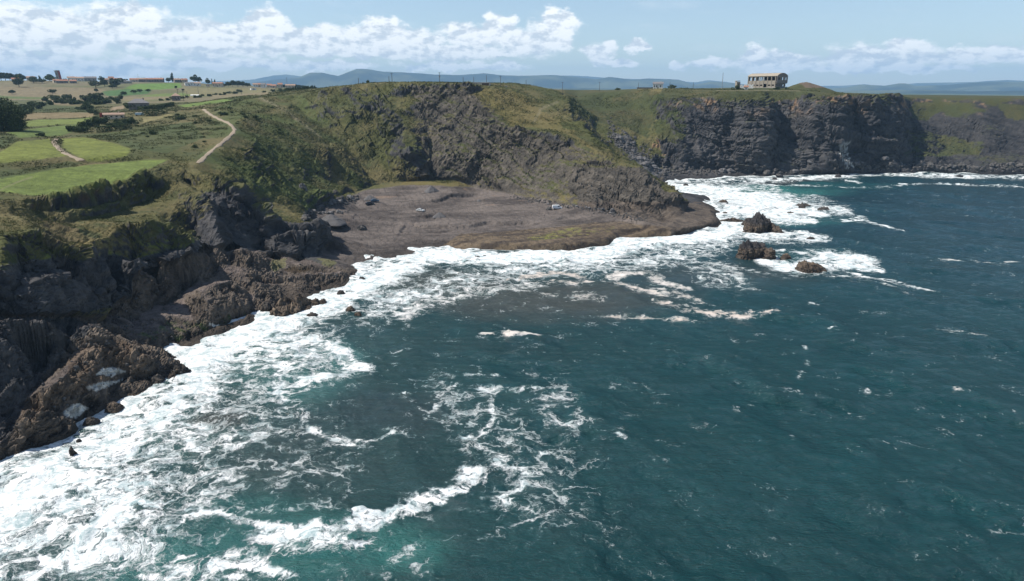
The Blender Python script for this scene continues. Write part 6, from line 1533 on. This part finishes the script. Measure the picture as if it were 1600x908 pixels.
# ------------------------------------------------------------------ cars and person
def car_paint(name, c): return simple_mat(name, c, .3, .05, 1, 0, 0, .5)
P_WHITE = car_paint('white_car_paint', (.75, .76, .76)); P_BLUE = car_paint('blue_car_paint', (.05, .09, .14)); P_BLACK = car_paint('dark_car_paint', (.03, .035, .045)); P_SILV = car_paint('silver_car_paint', (.50, .52, .53))
TYRE = simple_mat('tyre', (.02, .02, .02), .9, .1); LAMP = simple_mat('lamp_glass', (.6, .6, .55), .2, .05); TAIL = simple_mat('tail_lamp', (.35, .03, .02), .3, .05)
def vehicle(px, py, rz, paint, label, van=False, cat='car', name='parked_car'):
    p = hit(px, py); t = empty(name, (p.x, p.y, ground(p.x, p.y)), rz, label=label, cat=cat)
    prof = [(-2.15, .35), (-2.2, .75), (-2.05, .98), (-1.7, 1.05), (-1.15, 1.50), (.35, 1.52), (1.0, 1.05), (1.95, .9), (2.15, .7), (2.15, .35)] if not van else [(-2.4, .4), (-2.42, 1.2), (-2.35, 1.95), (-2.2, 2.02), (1.0, 2.0), (1.6, 1.25), (2.25, 1.05), (2.4, .8), (2.4, .4)]
    W = .86 if not van else .93; mb = MB(); n = len(prof)
    for s_ in (-1, 1):
        for x, z in prof: mb.v.append((x, s_ * W * (1 - (.14 if z > 1.2 else 0)), z))
    mb.f.append(tuple(range(n))[::-1]); mb.f.append(tuple(range(n, 2 * n)))
    for i in range(n): mb.f.append((i, (i + 1) % n, n + (i + 1) % n, n + i))
    mb.build('body', paint, t, bevel=.05)
    zt = 1.08 if not van else 1.25; ztop = 1.42 if not van else 1.8
    for s_ in (-1, 1):
        y0, y1 = s_ * (W * .97 + .02), s_ * (W * .87 + .02)
        x0, x1 = (-1.3, .75) if not van else (.1, 1.3)
        mb = MB(); mb.quad((x0, y0, zt), (x1 + .05, y0, zt), (x1 - .45, y1, ztop), (x0 + .3, y1, ztop)); mb.build('side_window', GLASS, t)
    mb = MB(); a, b, c, d = (.42, 1.47, 1.02, 1.07) if not van else (1.06, 1.92, 1.6, 1.28)
    mb.quad((c, -W * .85, d + .03), (c, W * .85, d + .03), (a, W * .78, b + .03), (a, -W * .78, b + .03)); mb.build('windscreen', GLASS, t)
    for x in (-1.35, 1.35):
        for s_ in (-1, 1):
            w = MB().tube((x, s_ * (W - .18), .33), (x, s_ * (W + .03), .33), .33, k=16).build('wheel', TYRE, t)
            MB().tube((x, s_ * (W + .031), .33), (x, s_ * (W + .05), .33), .18, k=12).build('rim', STEEL, w)
    fx = 2.17 if not van else 2.42
    for s_ in (-1, 1):
        MB().box(fx - .03, fx + .01, s_ * .62 - .16, s_ * .62 + .16, .68, .82).build('headlight', LAMP, t)
        MB().box(-fx - .03, -fx + .01, s_ * .66 - .1, s_ * .66 + .1, .75, .95).build('tail_light', TAIL, t)
    return t
vehicle(586, 316, .25, P_BLUE, 'blue hatchback parked against the dark gravel pile'); vehicle(577.5, 320, .45, P_BLACK, 'black car parked in front of the blue one on the beach')
vehicle(657, 330.5, -.5, P_SILV, 'silver car with dark windows parked in the middle of the beach'); vehicle(870.5, 327, .1, P_WHITE, 'white van parked near the headland foot', van=True, cat='van', name='parked_van')
def person():
    p = hit(665, 331); t = empty('person', (p.x, p.y, ground(p.x, p.y)), 2.2, label='person in dark clothes standing beside the silver car', cat='person')
    J = [(0, 0, .95, .15), (0, 0, 1.15, .13), (0, 0, 1.38, .16), (0, 0, 1.5, .06), (0, .01, 1.64, .10), (0, .01, 1.72, .085),
         (.2, 0, 1.40, .06), (.26, .02, 1.13, .045), (.26, .08, .90, .035), (-.2, 0, 1.40, .06), (-.27, .02, 1.13, .045), (-.25, .1, .90, .035),
         (.09, 0, .85, .09), (.10, .02, .48, .065), (.10, 0, .10, .045), (.10, .14, .04, .04), (-.09, 0, .85, .09), (-.11, .03, .48, .065), (-.12, 0, .10, .045), (-.12, .14, .04, .04)]
    E = [(0, 1), (1, 2), (2, 3), (3, 4), (4, 5), (2, 6), (6, 7), (7, 8), (2, 9), (9, 10), (10, 11), (0, 12), (12, 13), (13, 14), (14, 15), (0, 16), (16, 17), (17, 18), (18, 19)]
    me = bpy.data.meshes.new('body'); me.from_pydata([j[:3] for j in J], E, []); o = link('body', me, simple_mat('dark_clothes', (.03, .03, .04), .9, .2), t)
    sk = o.modifiers.new('s', 'SKIN'); sv = me.skin_vertices[0].data
    for i, j in enumerate(J): sv[i].radius = (j[3], j[3])
    sv[0].use_root = True; o.modifiers.new('d', 'SUBSURF').levels = 1
    MB().tube((0, .0, 1.70), (0, -.01, 1.80), .1, .06, 10).build('hair', BARK, t)
person()

# ------------------------------------------------------------------ tufts and low scrub over the slopes
def undergrowth():
    g = GR['g']; N = GR['N']; X, Y, Z = GR['X'], GR['Y'], GR['Z2']
    px, py = project(X, Y, Z)
    R_ = np.hypot(X, Y)
    ok = (g > .6) & (R_ < 640) & (Z > 9) & (px > -20) & (px < 1620) & (N[..., 2] > .35)
    ok &= GR['field'] < .3
    P1 = GR['P']; ok &= seg_dist(X, Y, P1) > 3.2
    clump = fbm(X * .09, Y * .09, Z * .09, 3); w = np.where(ok & (clump > -.12), (.3 + np.clip(clump, 0, 1) * 2), 0) * np.clip(R_ / 300, .4, 1.3)
    w = w.ravel(); w /= w.sum(); r = np.random.default_rng(3); n = 52000
    idx = r.choice(len(w), n, p=w); K = 5
    C_ = np.stack([X.ravel()[idx], Y.ravel()[idx], Z.ravel()[idx]], -1)
    s = r.uniform(.35, 1.0, n) * np.clip(R_.ravel()[idx] / 420, .35, 1)
    P = np.repeat(C_, K, 0) + r.normal(size=(n * K, 3)) * np.repeat(s, K)[:, None] * np.array([.6, .6, .28]) + np.array([0, 0, .12])
    a = r.normal(size=(n * K, 3)); a /= np.linalg.norm(a, axis=1)[:, None]; b = np.cross(a, r.normal(size=(n * K, 3))); b /= np.linalg.norm(b, axis=1)[:, None]
    q = np.repeat(s, K)[:, None] * .34 * r.uniform(.6, 1.3, (n * K, 1))
    V = np.stack([P - a * q, P - b * q * .7, P + a * q, P + b * q * .7], 1).reshape(-1, 3); m = n * K
    me = bpy.data.meshes.new('undergrowth'); me.vertices.add(m * 4); me.vertices.foreach_set('co', V.astype(np.float32).ravel()); me.loops.add(m * 4); me.loops.foreach_set('vertex_index', np.arange(m * 4, dtype=np.int32))
    me.polygons.add(m); me.polygons.foreach_set('loop_start', np.arange(0, m * 4, 4, dtype=np.int32)); me.polygons.foreach_set('loop_total', np.full(m, 4, np.int32)); me.update()
    o = link('undergrowth', me, leaf_mat('scrub_leaves', (.045, .058, .018), (.105, .105, .038))); tag(o, 'low scrub and grass tufts over the cliff slopes', 'undergrowth', kind='stuff')
undergrowth()
